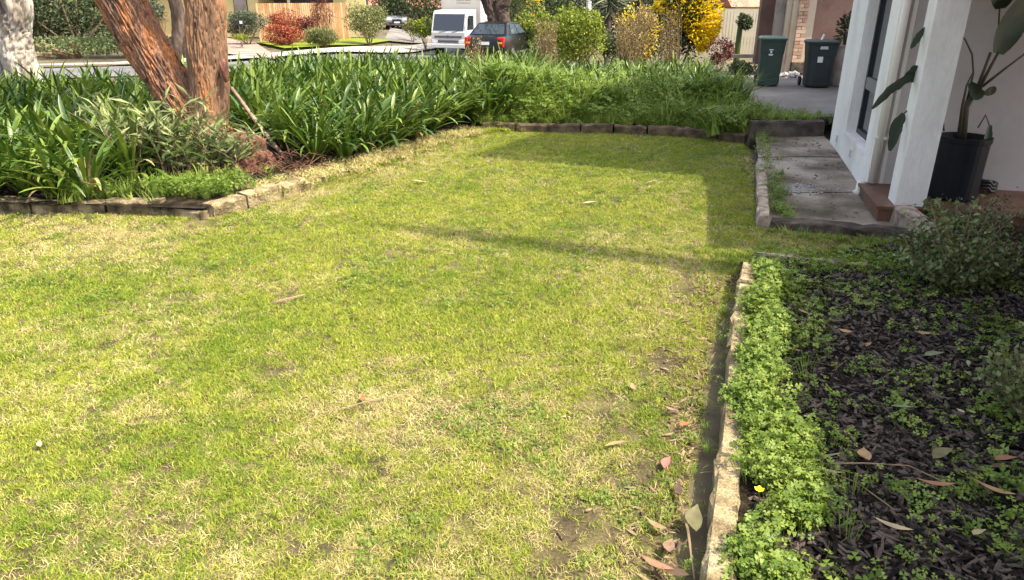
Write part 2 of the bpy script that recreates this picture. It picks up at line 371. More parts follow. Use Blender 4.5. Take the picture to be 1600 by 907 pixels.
def inview(P, m=60):
    zz = P[:, 2] - CAM_H; dep = P[:, 1] * math.cos(PITCH) - zz * math.sin(PITCH); up = P[:, 1] * math.sin(PITCH) + zz * math.cos(PITCH)
    px = 800 + FPX * P[:, 0] / dep; py = 453.5 - FPX * up / dep
    return (dep > .3) & (px > -m) & (px < 1600 + m) & (py < 907 + m), px, py

# ================================================================== THE SETTING
# house frame: W0 is the near corner of the windowed wall, su runs along it away from the viewer, sr into the house
W0 = Vector((3.16, 6.25, 0)); su = Vector((.2403, .9707, 0)); sr = Vector((.9707, -.2403, 0)); HROT = math.atan2(sr.y, sr.x)
def hw(s, t, z=0.0): return W0 + su * s + sr * t + Vector((0, 0, z))
def hbox(mb, s0, s1, t0, t1, z0, z1): return mb.add([hw(s, t, z) for z in (z0, z1) for s, t in ((s0, t0), (s0, t1), (s1, t1), (s1, t0))], [(3, 2, 1, 0), (4, 5, 6, 7), (0, 1, 5, 4), (1, 2, 6, 5), (2, 3, 7, 6), (3, 0, 4, 7)])

# far kerb line of the street and the street itself
KERB = [(-60, -4), (-34, 13), (-15.4, 25.3), (-9.5, 30.6), (-6.6, 36.0), (-4.2, 44), (-2.5, 54), (1, 74), (7, 110)]
def offs(P, d):
    out = []
    for i, p in enumerate(P):
        a = Vector(P[max(i - 1, 0)]); b = Vector(P[min(i + 1, len(P) - 1)]); t = (b - a).normalized(); out.append((p[0] + t.y * d, p[1] - t.x * d))
    return out
def dense(P, n=8):
    out = []
    for a, b in zip(P[:-1], P[1:]): out += [(a[0] + (b[0] - a[0]) * k / n, a[1] + (b[1] - a[1]) * k / n) for k in range(n)]
    return out + [P[-1]]
def ribbon(name, P, d0, d1, mat, dz, label):
    mb = MB(); P = dense(P); A = offs(P, d0); B = offs(P, d1); K = 6; vs = []
    for a, b in zip(A, B):
        for k in range(K + 1):
            x = a[0] + (b[0] - a[0]) * k / K; y = a[1] + (b[1] - a[1]) * k / K; vs.append((x, y, gz(x, y) + dz))
    fs = [(i * (K + 1) + k, i * (K + 1) + k + 1, (i + 1) * (K + 1) + k + 1, (i + 1) * (K + 1) + k) for i in range(len(A) - 1) for k in range(K)]
    return struct(name, mb.add(vs, fs), mat, label, smooth=True)
# terrain
xs = np.concatenate([[-400, -150, -60], np.arange(-40, 41, 1.0), [60, 150, 400]]); ys = np.concatenate([[-100, -30, -10], np.arange(-4, 60, 1.0), [80, 150, 600]])
X, Y = np.meshgrid(xs, ys); Zg = g(X, Y) - .03; nx = len(xs)
V = np.stack([X, Y, Zg], -1).reshape(-1, 3); ii, jj = np.meshgrid(np.arange(nx - 1), np.arange(len(ys) - 1)); b0 = (jj * nx + ii).ravel()
gr = link('ground', np_mesh('ground', V, np.stack([b0, b0 + 1, b0 + nx + 1, b0 + nx], 1)), 'earth'); tag(gr, 'bare brown earth under the gardens and verges', None, None, 'structure')
ribbon('road', KERB, 0.0, 7.2, 'asphalt', .006, 'grey asphalt street curving away behind the plants')
ribbon('kerb', KERB, -.35, 0.0, 'kerb', .11, 'pale concrete kerb on the far side of the street')
ribbon('pavement', KERB, -1.9, -.36, 'kerb', .09, 'pale concrete footpath along the far kerb')

LAWN = [(-9, 6.3), (-4.3, 5.78), (-3.36, 5.80), (-2.46, 5.62), (-2.06, 6.25), (-1.8, 6.9), (-1.2, 8.45), (-.43, 9.62), (.4, 9.6), (1.34, 9.44), (2.2, 9.25), (2.86, 8.9), (2.62, 7.8), (2.0, 5.62), (2.05, 5.46), (3.0, 5.08), (2.9, 4.3), (1.5, 4.42), (.62, 1.74), (.05, 0), (-.4, -2.2), (-9, -2.2)]
BED = [(1.5, 4.42), (3.0, 4.9), (3.05, 5.42), (4.3, 5.1), (4.0, 1.5), (3.2, -2.2), (-.3, -2.2), (.05, 0), (.62, 1.74)]
EX, EY = zip(*[tuple(at(a_, b_, .13).xy) for a_, b_ in ((1098, 907), (1110, 800), (1124, 700), (1133, 610), (1140, 530), (1147, 475), (1154, 436), (1159, 408))])
def lawn_zn(x, y): return .012 * (vnoise(x, y, .9, 5) - .5) + g(x, y) - .085 * np.exp(-((np.interp(y, EY, EX) - .02 - x) / .09) ** 2) * sstep(4.4, 3.9, y)
def lawn_z(x, y): return float(lawn_zn(np.float64(x), np.float64(y)))
def bed_z(x, y): return .045 + .05 * float(vnoise(x, y, 1.1, 8)) + .012 * float(vnoise(x, y, 6, 9))
sheet('lawn', LAWN, lawn_z, 'soil_lawn', .1, 'patchy lawn soil with thatch')
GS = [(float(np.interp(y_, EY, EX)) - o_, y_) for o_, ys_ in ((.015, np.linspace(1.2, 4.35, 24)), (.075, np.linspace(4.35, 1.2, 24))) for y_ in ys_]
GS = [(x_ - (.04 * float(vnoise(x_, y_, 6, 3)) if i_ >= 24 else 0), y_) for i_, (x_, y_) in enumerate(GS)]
sheet('shade_soil_strip', GS, lawn_z, 'soil_dark', .06, 'dark soil strip standing in for shade along the lawn side of the edging', dz=.006)  # soil kept very dark to paint in the shade beside the edging
sheet('garden_bed', BED, bed_z, 'soil_dark', .12, 'dark soil of the mulched bed by the house')
PATHP = [(2.07, 5.46), (3.0, 5.12), (3.12, 5.4), (3.3, 6.2), (3.75, 8.7), (3.2, 8.75), (2.95, 8.75), (2.68, 7.8), (2.05, 5.62)]
def path_z(x, y): return .02 + .09 * float(sstep(5.5, 8.3, y)) + .010 * float(vnoise(x, y, 2.2, 4))
sheet('path', PATHP, lambda x, y: path_z(x, y) - .035, 'soil_dark', .2, 'soil under the cracked concrete path beside the white house wall')
PATHO = bpy.data.objects['path']
for k_, (ya, yb) in enumerate(((4.9, 6.288), (6.296, 7.524), (7.532, 8.9))):
    ring = []; rr_ = random.Random(k_)
    def clip_(P_, yc, keep_above, wob):
        out = []
        for q in range(len(P_)):
            a_, b_ = P_[q], P_[(q + 1) % len(P_)]; ia = (a_[1] > yc) == keep_above; ib = (b_[1] > yc) == keep_above
            if ia: out.append(a_)
            if ia != ib: f_ = (yc - a_[1]) / (b_[1] - a_[1]); out.append((a_[0] + (b_[0] - a_[0]) * f_, yc))
        return out
    pl = clip_(clip_(PATHP, ya, True, 0), yb, False, 0)
    sb_ = sheet('concrete_slab', pl, path_z, 'concrete_path', .13, None, dz=.004 * k_); sb_.parent = PATHO; del sb_['kind']
BEDL = [(-14, 6.7), (-9, 6.25), (-4.3, 5.72), (-3.36, 5.72), (-2.5, 5.6), (-2.1, 6.25), (-1.85, 6.9), (-1.25, 8.45), (-.47, 9.66), (.4, 9.66), (1.34, 9.5), (2.2, 9.3), (2.86, 8.95), (3.0, 9.6), (3.6, 11.0), (3.75, 16.2), (-14, 16.2)]
RB = [Vector(q) for q in ((-1.85, 6.9), (-1.25, 8.45), (-.47, 9.66), (.1, 9.7))]
def bedl_z(x, y):
    p = Vector((x, y)); d = 9
    for a, b in zip(RB[:-1], RB[1:]):
        t = max(0, min(1, (p - a).dot(b - a) / (b - a).length_squared)); d = min(d, (p - a - (b - a) * t).length)
    return gz(x, y) + (.075 + .03 * float(vnoise(x, y, 1.3, 12))) * (.1 + .9 * float(sstep(0, .45, d)))
sheet('planting_bed', BEDL, bedl_z, 'soil_dark', .35, 'dark soil of the raised bed round the lawn')
BANK = [(2.95, 8.78), (3.85, 8.78), (5.2, 10.6), (3.4, 10.8), (2.95, 9.4)]
def bank_z(x, y): return .27 - .25 * float(sstep(9.0, 10.6, y)) + gz(x, y)
sheet('bank', BANK, bank_z, 'soil_dark', .2, 'grassy bank between path and driveway')
DRIVE = [(3.6, 10.9), (5.2, 10.4), (14, 8.2), (14, 19.6), (8.2, 19.8), (5.2, 19.0), (3.78, 16.0)]
sheet('driveway', DRIVE, gz, 'concrete_drive', .8, 'grey concrete driveway under the wheelie bins', dz=.012)
# across the street
NP = [on(210, 72), on(440, 97), on(400, 70), on(330, 58), on(262, 30), on(228, 30)]
sheet('neighbour_driveway', [(p.x, p.y) for p in NP], gz, 'paving_pink', 2.0, 'pinkish paved driveway of the yellow house', dz=.095)
VP_ = [on(398, 68), on(445, 79), on(560, 74), on(612, 66), on(580, 63), on(450, 66)]
sheet('verge', [(p.x, p.y) for p in VP_], gz, 'grass_green', 1.0, 'strip of bright mown grass in front of the red hedge', dz=.10)
DV2 = [on(600, 66), on(700, 68), on(690, 56), on(640, 47), on(610, 47)]
sheet('far_driveway', [(p.x, p.y) for p in DV2], gz, 'concrete_drive', 2.0, 'pale driveway where the silver car stands', dz=.097)

# ================================================================== EDGINGS AND SLEEPERS
def rough_block(mb, a, b, wdt, z0, z1, seed, side=1, n=5):
    """an uneven block laid from a to b (plan), its thickness going to the left of a->b times side"""
    r = random.Random(seed); a = Vector((a[0], a[1], 0)); b = Vector((b[0], b[1], 0)); t = (b - a).normalized(); nn = Vector((-t.y, t.x, 0)) * side * wdt
    rows = []
    for k in range(n + 1):
        p = a.lerp(b, k / n); j = lambda s_: r.uniform(-s_, s_) * 1.6
        rows.append([p + Vector((j(.006), j(.006), z0)), p + Vector((j(.008), j(.008), z1 - .018 + j(.006))), p + nn * .12 + Vector((0, 0, z1 + j(.006))), p + nn * .88 + Vector((0, 0, z1 + j(.006))), p + nn + Vector((j(.006), j(.006), z1 - .02)), p + nn + Vector((0, 0, z0))])
    vs = [q for rw in rows for q in rw]; m = 6; fs = [(i * m + k, i * m + (k + 1) % m, (i + 1) * m + (k + 1) % m, (i + 1) * m + k) for i in range(n) for k in range(m)]
    fs += [tuple(range(m)), tuple(range(n * m + m - 1, n * m - 1, -1))]
    return mb.add(vs, fs)
# right-hand limestone edging between lawn and bed
ed = thing('garden_edging', 'pale limestone edging between the lawn and the dark mulch bed', 'garden edging', (1.0, 3.0, 0))
EP = [(-.70, -2.0), (-.05, 0.0), (.14, .55)] + [tuple(at(a_, b_, .13).xy) for a_, b_ in ((1098, 907), (1110, 800), (1124, 700), (1133, 610), (1140, 530), (1147, 475), (1154, 436), (1159, 408))]
EPD = dense(EP[:3], 3)[:-1] + EP[2:4] + EP[4:]
for i, (a, b) in enumerate(zip(EPD[:-1], EPD[1:])):
    a = Vector(a); b = Vector(b); q = (b - a) * .012
    rough_block(MB(), a + q, b - q, .092, -.12, .12 + random.uniform(-.03, .012), 30 + i, side=-1).build('edging_block', 'limestone', ed)
# left border
lb = thing('stone_border', 'low limestone block border in front of the leaning tree', 'stone border', (-2.6, 5.8, 0))
LB = [(-8.6, 6.2), (-7.9, 6.12), (-7.2, 6.04), (-6.5, 5.97), (-5.8, 5.9), (-5.2, 5.84), (-4.6, 5.8), (-4.0, 5.76), (-3.38, 5.76), (-2.9, 5.72), (-2.5, 5.58)]
for i, (a, b) in enumerate(zip(LB[:-1], LB[1:])):
    zt = .105 if i < 8 else (.11 if i == 8 else .07)
    rough_block(MB(), a, Vector(b) - (Vector(b) - Vector(a)) * .03, .13, -.05, zt + random.uniform(-.01, .01), 60 + i).build('border_block', 'limestone_mossy', lb)
LB2 = [(-2.44, 5.62), (-2.26, 5.93), (-2.05, 6.25), (-1.93, 6.56), (-1.80, 6.88), (-1.68, 7.22)]
for i, (a, b) in enumerate(zip(LB2[:-1], LB2[1:])):
    rough_block(MB(), Vector(a) + (Vector(b) - Vector(a)) * .03, Vector(b), .14, -.05, (.115, .125, .11, .075, .05)[i], 80 + i).build('border_block', 'limestone', lb)
# far retaining edge
fr = thing('retaining_edge', 'dark low block edge along the far end of the lawn', 'retaining edge', (1.0, 9.45, 0))
FP = [(-.40, 9.62)] + [tuple(at(px, py, 0).xy) for px, py in ((805, 207), (857, 209), (906, 210), (958, 211), (1010, 213), (1066, 216), (1120, 220), (1162, 227))]
for i, (a, b) in enumerate(zip(FP[:-1], FP[1:])):
    a = Vector(a); b = Vector(b); q = (b - a) * .02
    rough_block(MB(), a + q, b - q, .12, -.05, .125 + random.uniform(-.012, .008), 100 + i).build('border_block', 'retaining_block', fr)
def sleeper(name, label, a, b, wdt, z0, z1, mat, seed, side=1, n=9):
    o = rough_block(MB(), a, b, wdt, z0, z1, seed, side, n).build(name, mat); return tag(o, label, 'sleeper')
sleeper('timber_sleeper', 'short weathered grey timber beside the concrete path, nearest the lawn', (1.93, 5.40), (2.28, 6.52), .09, -.03, .095, 'timber_grey', 1, -1)
sleeper('timber_sleeper', 'broken old timber continuing the lawn edge beside the path, half hidden by weeds', (2.30, 6.58), (2.60, 7.55), .085, -.03, .085, 'timber_grey', 2, -1)
sleeper('timber_sleeper', 'long mossy sleeper lying across the near end of the concrete path', (2.02, 5.34), (3.0, 5.02), .13, -.03, .075, 'timber_dark', 3, 1, 14)
sleeper('timber_sleeper', 'split grey sleeper sloping away from the foot of the white column', tuple(at(1450, 384, .06).xy), tuple(at(1396, 322, .16).xy), .15, -.03, .165, 'timber_grey', 4, -1)
sleeper('timber_sleeper', 'thin half buried timber strip along the back of the mulch bed', (1.62, 4.52), (2.28, 4.30), .045, -.02, .095, 'timber_grey', 5, 1)
sleeper('timber_sleeper', 'dark upright retaining timber at the far end of the path', (2.85, 8.60), (3.72, 8.62), .10, .0, .30, 'timber_dark', 6, 1)

# ================================================================== THE WHITE HOUSE
ho = thing('house', 'white rendered house with a porch and narrow windows at the right', 'house', tuple(hw(1, 0, 0)))
S1 = 2.08; WS0, WS1, WZ0, WZ1 = .33, 1.30, .37, 2.02; WT = .24
m = MB(); hbox(m, 0, WS0, 0, WT, 0, 2.28); hbox(m, WS1, S1, 0, WT, 0, 2.28); hbox(m, WS0, WS1, 0, WT, 0, WZ0); hbox(m, WS0, WS1, 0, WT, WZ1, 2.28)
hbox(m, S1 - .2, S1, WT, .62, 0, 2.28); m.build('wall', 'render_white', ho)
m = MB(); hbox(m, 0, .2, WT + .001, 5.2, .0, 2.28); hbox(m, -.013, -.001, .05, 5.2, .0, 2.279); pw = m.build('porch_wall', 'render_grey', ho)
m = MB(); hbox(m, -.025, -.0135, .09, .12, .15, 2.27); m.build('corner_strip', 'render_cream', ho)
wi = MB(); fw = .055
for a in ((WS0, WS0 + fw, WZ0, WZ1), (WS1 - fw, WS1, WZ0, WZ1), (WS0 + fw, WS1 - fw, WZ0, WZ0 + fw), (WS0 + fw, WS1 - fw, WZ1 - fw, WZ1)): hbox(wi, a[0] + .001, a[1] - .001, .10, .16, a[2] + .001, a[3] - .001)
wo = wi.build('window', 'window_frame', ho)
m = MB(); hbox(m, WS0 + fw, WS1 - fw, .125, .135, WZ0 + fw, WZ1 - fw); m.build('pane', 'glass_dark', wo)
m = MB(); hbox(m, WS0 + fw + .001, WS1 - fw - .001, .098, .122, .82, .93); m.build('rail', 'window_rail', wo)
m = MB(); hbox(m, WS0 - .02, WS1 + .02, -.012, .10, WZ0 - .03, WZ0 + .004); m.build('sill', 'render_white', wo)
m = MB(); hbox(m, WS0, WS1, .2, .22, WZ0, WZ1); m.build('curtain', 'curtain', wo)
for s_, z_ in ((1.68, .20), (.88, .20)):
    m = MB()
    for k in range(4): hbox(m, s_ - .04, s_ + .04, -.008, .004, z_ + k * .018, z_ + k * .018 + .010)
    v_ = m.build('vent', 'vent', ho); m = MB(); hbox(m, s_ - .05, s_ + .05, -.004, .003, z_ - .012, z_ + .076); m.build('vent_frame', 'render_cream', v_)
dp = MB().tube([hw(-.055, .025, .16), hw(-.055, .025, 2.28)], .032, 14).build('downpipe', 'render_cream', ho, smooth=True)
MB().box(hw(-.05, .025, .55), (.09, .06, .02), HROT).build('pipe_bracket', 'render_cream', dp)
MB().tube([hw(-.02, -.05, .16), hw(-.02, -.055, .07), hw(-.03, -.09, .045)], .036, 12).build('pipe_elbow', 'render_cream', dp, smooth=True)
# porch floor
dk = MB(); hbox(dk, -.80, -.012, -.06, 5.2, .0, .125); dko = dk.build('porch_floor', 'deck_brown', ho)
m = MB(); hbox(m, -.82, -.012, -.08, 0.06, .126, .15); hbox(m, -.82, -.68, .0605, 5.2, .126, .15); m.build('floor_edge', 'deck_brown', dko)
k = 0
for i in range(17):
    m = MB(); t0 = .062 + i * .3; hbox(m, -.678, -.014, t0, t0 + .295, .1255, .148); m.build('floor_tile', 'deck_brown', dko)
m = MB(); hbox(m, -.78, -.56, .05, .27, .151, 2.28); m.build('column', 'render_white', ho, bevel=.006)
# door at the far right of the porch
m = MB(); hbox(m, -.04, -.002, 1.62, 2.62, .152, 2.15); d_ = m.build('door', 'door_wood', ho)
m = MB(); hbox(m, -.06, -.042, 1.55, 1.62, .152, 2.2); hbox(m, -.06, -.042, 2.62, 2.69, .152, 2.2); m.build('door_frame', 'render_cream', d_)
MB().tube([hw(-.05, 1.75, 1.0), hw(-.10, 1.75, 1.0), hw(-.10, 1.86, 1.0)], .012, 8).build('door_handle', 'chrome', d_)
# roof, eaves and an added taller storey behind (they throw the shade over bed, porch and lawn)
m = MB()
def rslab(m, s0, s1, t0, t1, z0, sl_, th):
    z1 = z0 + (t1 - t0) * sl_
    m.add([hw(s0, t0, z0), hw(s0, t1, z1), hw(s1, t1, z1), hw(s1, t0, z0), hw(s0, t0, z0 + th), hw(s0, t1, z1 + th), hw(s1, t1, z1 + th), hw(s1, t0, z0 + th)], [(3, 2, 1, 0), (4, 5, 6, 7), (0, 1, 5, 4), (1, 2, 6, 5), (2, 3, 7, 6), (3, 0, 4, 7)])
rslab(m, -1.9, 2.25, -.02, 3.4, 2.10 + .0, .25, .09); rslab(m, -11, -1.903, .26, 3.4, 2.11, .25, .09)
rf = m.build('roof', 'roof_red', ho)
m = MB(); hbox(m, -11, -1.95, 2.6, 2.8, 0, 2.6); m.build('front_wall', 'render_white', ho)
H1, H2 = 7.45, 4.9
m = MB(); m.add([hw(s, t, z) for s, t, z in ((.25, .62, 2.4), (.25, 5, 2.4), (2.081, 5, 2.4), (2.081, 5, 0), (5.2, 5, 0), (5.2, .62, 0), (2.081, .62, 0), (2.081, .62, 2.4), (.25, .62, H1), (.25, 5, H1), (5.2, 5, H2), (5.2, .62, H2))],
      [(0, 8, 9, 1), (8, 11, 10, 9), (5, 4, 10, 11), (0, 7, 6, 5, 11, 8), (1, 9, 10, 4, 3, 2), (0, 1, 2, 7), (2, 3, 6, 7), (3, 4, 5, 6)])
m.build('added_storey', 'render_white', ho)  # made-up storey out of view, sized to cast the lawn shadow
m = MB(); hbox(m, 5.2, 11.5, 2.1, 6, -.3, 5.4); m.build('added_wing', 'render_white', ho)  # unseen wing added to put the bins and driveway in shade
po = thing('added_pole', 'tall unseen timber pole added behind the house for its shadow', 'pole', (6.3, 2.55, 0))
MB().tube([(6.3, 2.55, 0), (6.3, 2.55, 11.9)], [.17, .12], 12).build('mast', 'bark_dark', po); MB().box((6.3, 2.55, 11.3), (1.8, .1, .1), math.atan2(SY, SX)).build('cross_arm', 'bark_dark', po)  # pole added out of view for the lawn's shadow band; arm follows the sun

# ================================================================== MAIN TREE
def trunk_mesh(path, rad, na=110, nl=150, amp=.014, seed=0, fl=0.0, fa=7.0, fz=3.0):
    path = [Vector(p) for p in path]; K = len(path) - 1
    def cr(t):
        i = min(int(t * K), K - 1); f = t * K - i; p0 = path[max(i - 1, 0)]; p1 = path[i]; p2 = path[i + 1]; p3 = path[min(i + 2, K)]
        return .5 * ((2 * p1) + (p2 - p0) * f + (2 * p0 - 5 * p1 + 4 * p2 - p3) * f * f + (3 * p1 - p0 - 3 * p2 + p3) * f ** 3)
    V = []; ref = Vector((0, -1, 0))
    for j in range(nl + 1):
        t = j / nl; p = cr(t); tg = (cr(min(t + .01, 1)) - cr(max(t - .01, 0))).normalized(); a = (ref - tg * ref.dot(tg)).normalized(); b = tg.cross(a)
        q = t * (len(rad) - 1); i = min(int(q), len(rad) - 2); r0 = rad[i] + (rad[i + 1] - rad[i]) * (q - i); ln = t * sum((path[k + 1] - path[k]).length for k in range(K))
        for k in range(na):
            an = 2 * math.pi * k / na; c, s = math.cos(an), math.sin(an)
            w1 = mnoise.noise(Vector((c * fa * r0 * 7 + seed, s * fa * r0 * 7, ln * fz * .8 + .5 * mnoise.noise(Vector((c * 3, s * 3, ln * 2))))))
            w2 = mnoise.noise(Vector((c * fa * r0 * 16 + seed, s * fa * r0 * 16, ln * fz * 2.2)))
            big = mnoise.noise(Vector((c * 1.3 + seed * 2, s * 1.3, ln * .9)))
            rr = r0 * (1 + .09 * big) + amp * 1.1 * (abs(w1) * 2 - .6) + amp * .6 * w2 - amp * 1.5 * max(0.0, 1 - abs(w1) / .16)
            V.append(p + (a * c + b * s) * rr)
    F = [(j * na + k, j * na + (k + 1) % na, (j + 1) * na + (k + 1) % na, (j + 1) * na + k) for j in range(nl) for k in range(na)]
    me = bpy.data.meshes.new('trunk'); me.from_pydata([tuple(v) for v in V], [], F); me.update(); me.polygons.foreach_set('use_smooth', [True] * len(me.polygons)); return me
def shift(me, off):
    me.transform(Matrix.Translation(-Vector(off))); return me
TB = Vector((-3.05, 7.7, .08)); tr = thing('gum_tree', 'big red brown gum tree with one upright and one leaning trunk', 'tree', tuple(TB))
P1 = [(-3.1, 7.72, .02), aty(318, 205, 7.8), aty(272, 140, 7.9), aty(222, 60, 8.0), aty(170, -25, 8.1), (-4.95, 8.3, 2.6), (-5.6, 8.5, 4.0), (-6.1, 8.8, 5.5)]
P2 = [(-2.93, 7.6, .0), aty(328, 215, 7.7), aty(327, 140, 7.75), aty(321, 60, 7.8), aty(313, -20, 7.85), (-3.5, 7.9, 2.6), (-3.5, 8.0, 4.2), (-3.3, 8.1, 6.0)]
link('trunk', shift(trunk_mesh(P1, [.30, .235, .225, .225, .225, .2, .16, .10], na=170, nl=460, amp=.018, seed=3), TB), 'bark_warm', tr)['label'] = 'thick trunk leaning to the left with orange stripped bark'
link('trunk', shift(trunk_mesh(P2, [.27, .205, .19, .195, .20, .18, .14, .09], na=170, nl=460, amp=.0105, seed=9, fa=8), TB), 'bark_fawn', tr)['label'] = 'upright fawn trunk with a dark knot hole'
# knot hole and scar
kp = aty(301, 68, 7.66); bm = bmesh.new(); bmesh.ops.create_icosphere(bm, subdivisions=2, radius=.04)
for v in bm.verts: v.co = Vector((v.co.x, v.co.y * .6, v.co.z * 1.1)) * (1 + .5 * mnoise.noise(v.co * 30)) + Vector(kp) - TB
me = bpy.data.meshes.new('knot'); bm.to_mesh(me); bm.free(); link('knot_hole', me, 'black_plastic', tr)
sp = aty(351, 110, 7.62); bm = bmesh.new(); bmesh.ops.create_icosphere(bm, subdivisions=3, radius=.07)
for v in bm.verts: v.co = Vector((v.co.x * .6, v.co.y * .6, v.co.z * 1.7)) * (1 + .3 * mnoise.noise(v.co * 18)) + Vector(sp) - TB
me = bpy.data.meshes.new('scar'); bm.to_mesh(me); bm.free(); link('bark_scar', me, 'bark_red', tr)
# root mound in shredded red bark
bm = bmesh.new(); bmesh.ops.create_icosphere(bm, subdivisions=5, radius=1)
for v in bm.verts:
    d = v.co.copy(); k = 1 + .22 * mnoise.noise(d * 3) + .12 * mnoise.noise(Vector((d.x * 14, d.y * 14, d.z * 3))) + .05 * mnoise.noise(d * 30)
    v.co = Vector((d.x * .33 * k, d.y * .30 * k, d.z * .36 * k)) + Vector((-2.72, 7.12, .06)) - TB
me = bpy.data.meshes.new('root'); bm.to_mesh(me); bm.free(); link('root_mound', me, 'bark_red', tr)
m = MB()
for i in range(170):
    a = random.random() * 6.28; r_ = random.uniform(.15, .62); x = -2.66 + r_ * math.cos(a) * 1.25; y = 7.05 + r_ * math.sin(a) * .8; z = .12 + max(0, .36 - r_) * random.uniform(.2, .9); an = random.random() * 6.28; L = random.uniform(.08, .3); up = random.uniform(-.08, .1)
    m.tube([(x, y, z), (x + .5 * L * math.cos(an), y + .5 * L * math.sin(an), z + up + .02), (x + L * math.cos(an + .4), y + L * math.sin(an + .4), max(z + up - .03, .1))], .004, 4)
tag(m.build('bark_litter', 'bark_red', tr), kind='stuff')
# limbs and crown, above the picture
def limbs(root, starts, mat, seed, n=5, L=2.2):
    r = random.Random(seed); tips = []; m = MB()
    for s in starts:
        for k in range(n):
            d = Vector((r.uniform(-1, 1), r.uniform(-1, 1), r.uniform(.25, .9))).normalized(); p = Vector(s); pts = [p]; rad = [.075]
            for q in range(4): p = p + d * L / 4 + Vector((r.uniform(-.15, .15), r.uniform(-.15, .15), r.uniform(-.05, .1))); pts.append(p); rad.append(.075 * (1 - (q + 1) / 4.6))
            m.tube(pts, rad, 6); tips += pts[2:]
    m.build('limb', mat, root); return tips
tips = limbs(tr, [P1[5], P1[6], P1[7], P2[5], P2[6], P2[7]], 'bark_fawn', 5)
def leafy(root, tips, per, spread, L, W, mat, name='crown'):
    T = np.array([tuple(t) for t in tips]); C = np.repeat(T, per, 0) + rng.normal(0, spread, (len(T) * per, 3)); D = rng.normal(size=C.shape) + np.array([0, 0, -.7])
    return foliage(name, C, D, rng.uniform(.7, 1.2, len(C)) * L, W, mat, root)
leafy(tr, tips, 70, .33, .13, .03, 'leaf_olive')

# narrow-leaved suckers round the tree foot
def shoot_plant(name, label, cat, base, shoots, mat, llen, lw, per, seed, stem='twig'):
    r = np.random.default_rng(seed); t = thing(name, label, cat, tuple(base)); m = MB(); C = []; D = []
    for (dx, dy, hh, bx, by) in shoots:
        p0 = np.array(base) + [bx, by, 0]; pts = [p0 + np.array([dx * q * q, dy * q * q, hh * q]) for q in np.linspace(0, 1, 6)]
        m.tube([tuple(p) for p in pts], [.006, .006, .005, .004, .003, .002], 5)
        for k in range(per):
            q = .15 + .85 * (k + .5) / per; p = p0 + np.array([dx * q * q, dy * q * q, hh * q]); a = r.random() * 6.28; d = np.array([math.cos(a), math.sin(a), r.uniform(.2, 1.1)]); d /= np.linalg.norm(d); C.append(p + d * llen * .5); D.append(d)
    m.build('stem', stem, t); foliage('foliage', np.array(C), np.array(D), r.uniform(.7, 1.15, len(C)) * llen, lw, mat, t, r=r, droop=.1); return t
r = random.Random(3)
shoot_plant('tree_suckers', 'narrow grey green leafy suckers at the foot of the leaning trunk', 'suckers', (-3.25, 6.9, .1), [(r.uniform(-.35, .35), r.uniform(-.35, .1), r.uniform(.3, .72), r.uniform(-.5, .3), r.uniform(-.35, .15)) for _ in range(46)], 'leaf_shoot', .20, .030, 15, 11)
shoot_plant('tree_suckers', 'narrow grey green leafy suckers against the upright trunk above the red root mound', 'suckers', (-2.85, 6.85, .1), [(r.uniform(-.15, .3), r.uniform(-.25, .05), r.uniform(.25, .55), r.uniform(-.2, .3), r.uniform(-.1, .15)) for _ in range(20)], 'leaf_shoot', .19, .028, 13, 12)
# leaning stake and black sheet
st = MB().tube([at(447, 251, .07), aty(400, 190, 7.8), aty(362, 138, 8.1)], [.022, .021, .019], 10).build('wooden_stake', 'stake_wood', smooth=True); tag(st, 'brown wooden stake leaning against the upright trunk', 'stake')
a = at(410, 248, .1); b = at(440, 246, .1); c = aty(420, 200, 7.95); d = aty(402, 210, 7.95)
m = MB(); m.add([a, b, c, d, a + Vector((0, .04, 0)), b + Vector((0, .04, 0)), c + Vector((0, .04, 0)), d + Vector((0, .04, 0))], [(0, 1, 2, 3), (7, 6, 5, 4), (0, 4, 5, 1), (1, 5, 6, 2), (2, 6, 7, 3), (3, 7, 4, 0)])
tag(m.build('plastic_board', 'black_plastic'), 'black plastic panel propped behind the leaning stake', 'panel')
tag(MB().tube([at(456, 250, .08), aty(440, 205, 7.7)], [.009, .006], 6).build('thin_stick', 'twig'), 'thin dry stick standing beside the black panel', 'stick')
tag(MB().tube([at(452, 247, .08), aty(415, 222, 7.6), aty(385, 205, 7.6)], [.007, .006, .004], 6).build('thin_stick', 'twig'), 'thin bent stick lying across the foot of the stake', 'stick')

# ================================================================== AGAPANTHUS
def aga_leaf(seed):
    r = np.random.default_rng(seed); L = r.uniform(.50, .74); wd = r.uniform(.024, .036); th0 = r.uniform(.08, .95); bend = r.uniform(.5, 2.4); n = 9; V = []; F = []; p = np.zeros(3); th = th0; tw = r.normal(0, .25); sw = r.normal(0, .06)
    for k in range(n + 1):
        t = k / n; wk = wd * (.55 + .9 * t - .2 * t * t if t < .5 else (1.0 - .0 * t)) * (1 if t < .8 else max(.16, 1 - ((t - .8) / .2) ** 2.6)); side = np.array([math.sin(tw * t) * math.sin(th) * -1, math.cos(tw * t), math.sin(tw * t) * math.cos(th)])
        up = np.array([-math.cos(th), 0, math.sin(th)])
        V += [p - side * wk * .5 + up * wk * .12 + [0, sw * t * t, 0], p + [0, sw * t * t, 0], p + side * wk * .5 + up * wk * .12 + [0, sw * t * t, 0]]
        if k:
            o = 3 * k
            F += [(o - 3, o - 2, o + 1, o), (o - 2, o - 1, o + 2, o + 1)]
        p = p + np.array([math.sin(th), 0, math.cos(th)]) * L / n; th = th0 + bend * (t + .08) ** 1.7
    return np.array(V), np.array(F)
LV = [aga_leaf(s) for s in range(26)]
LM = []
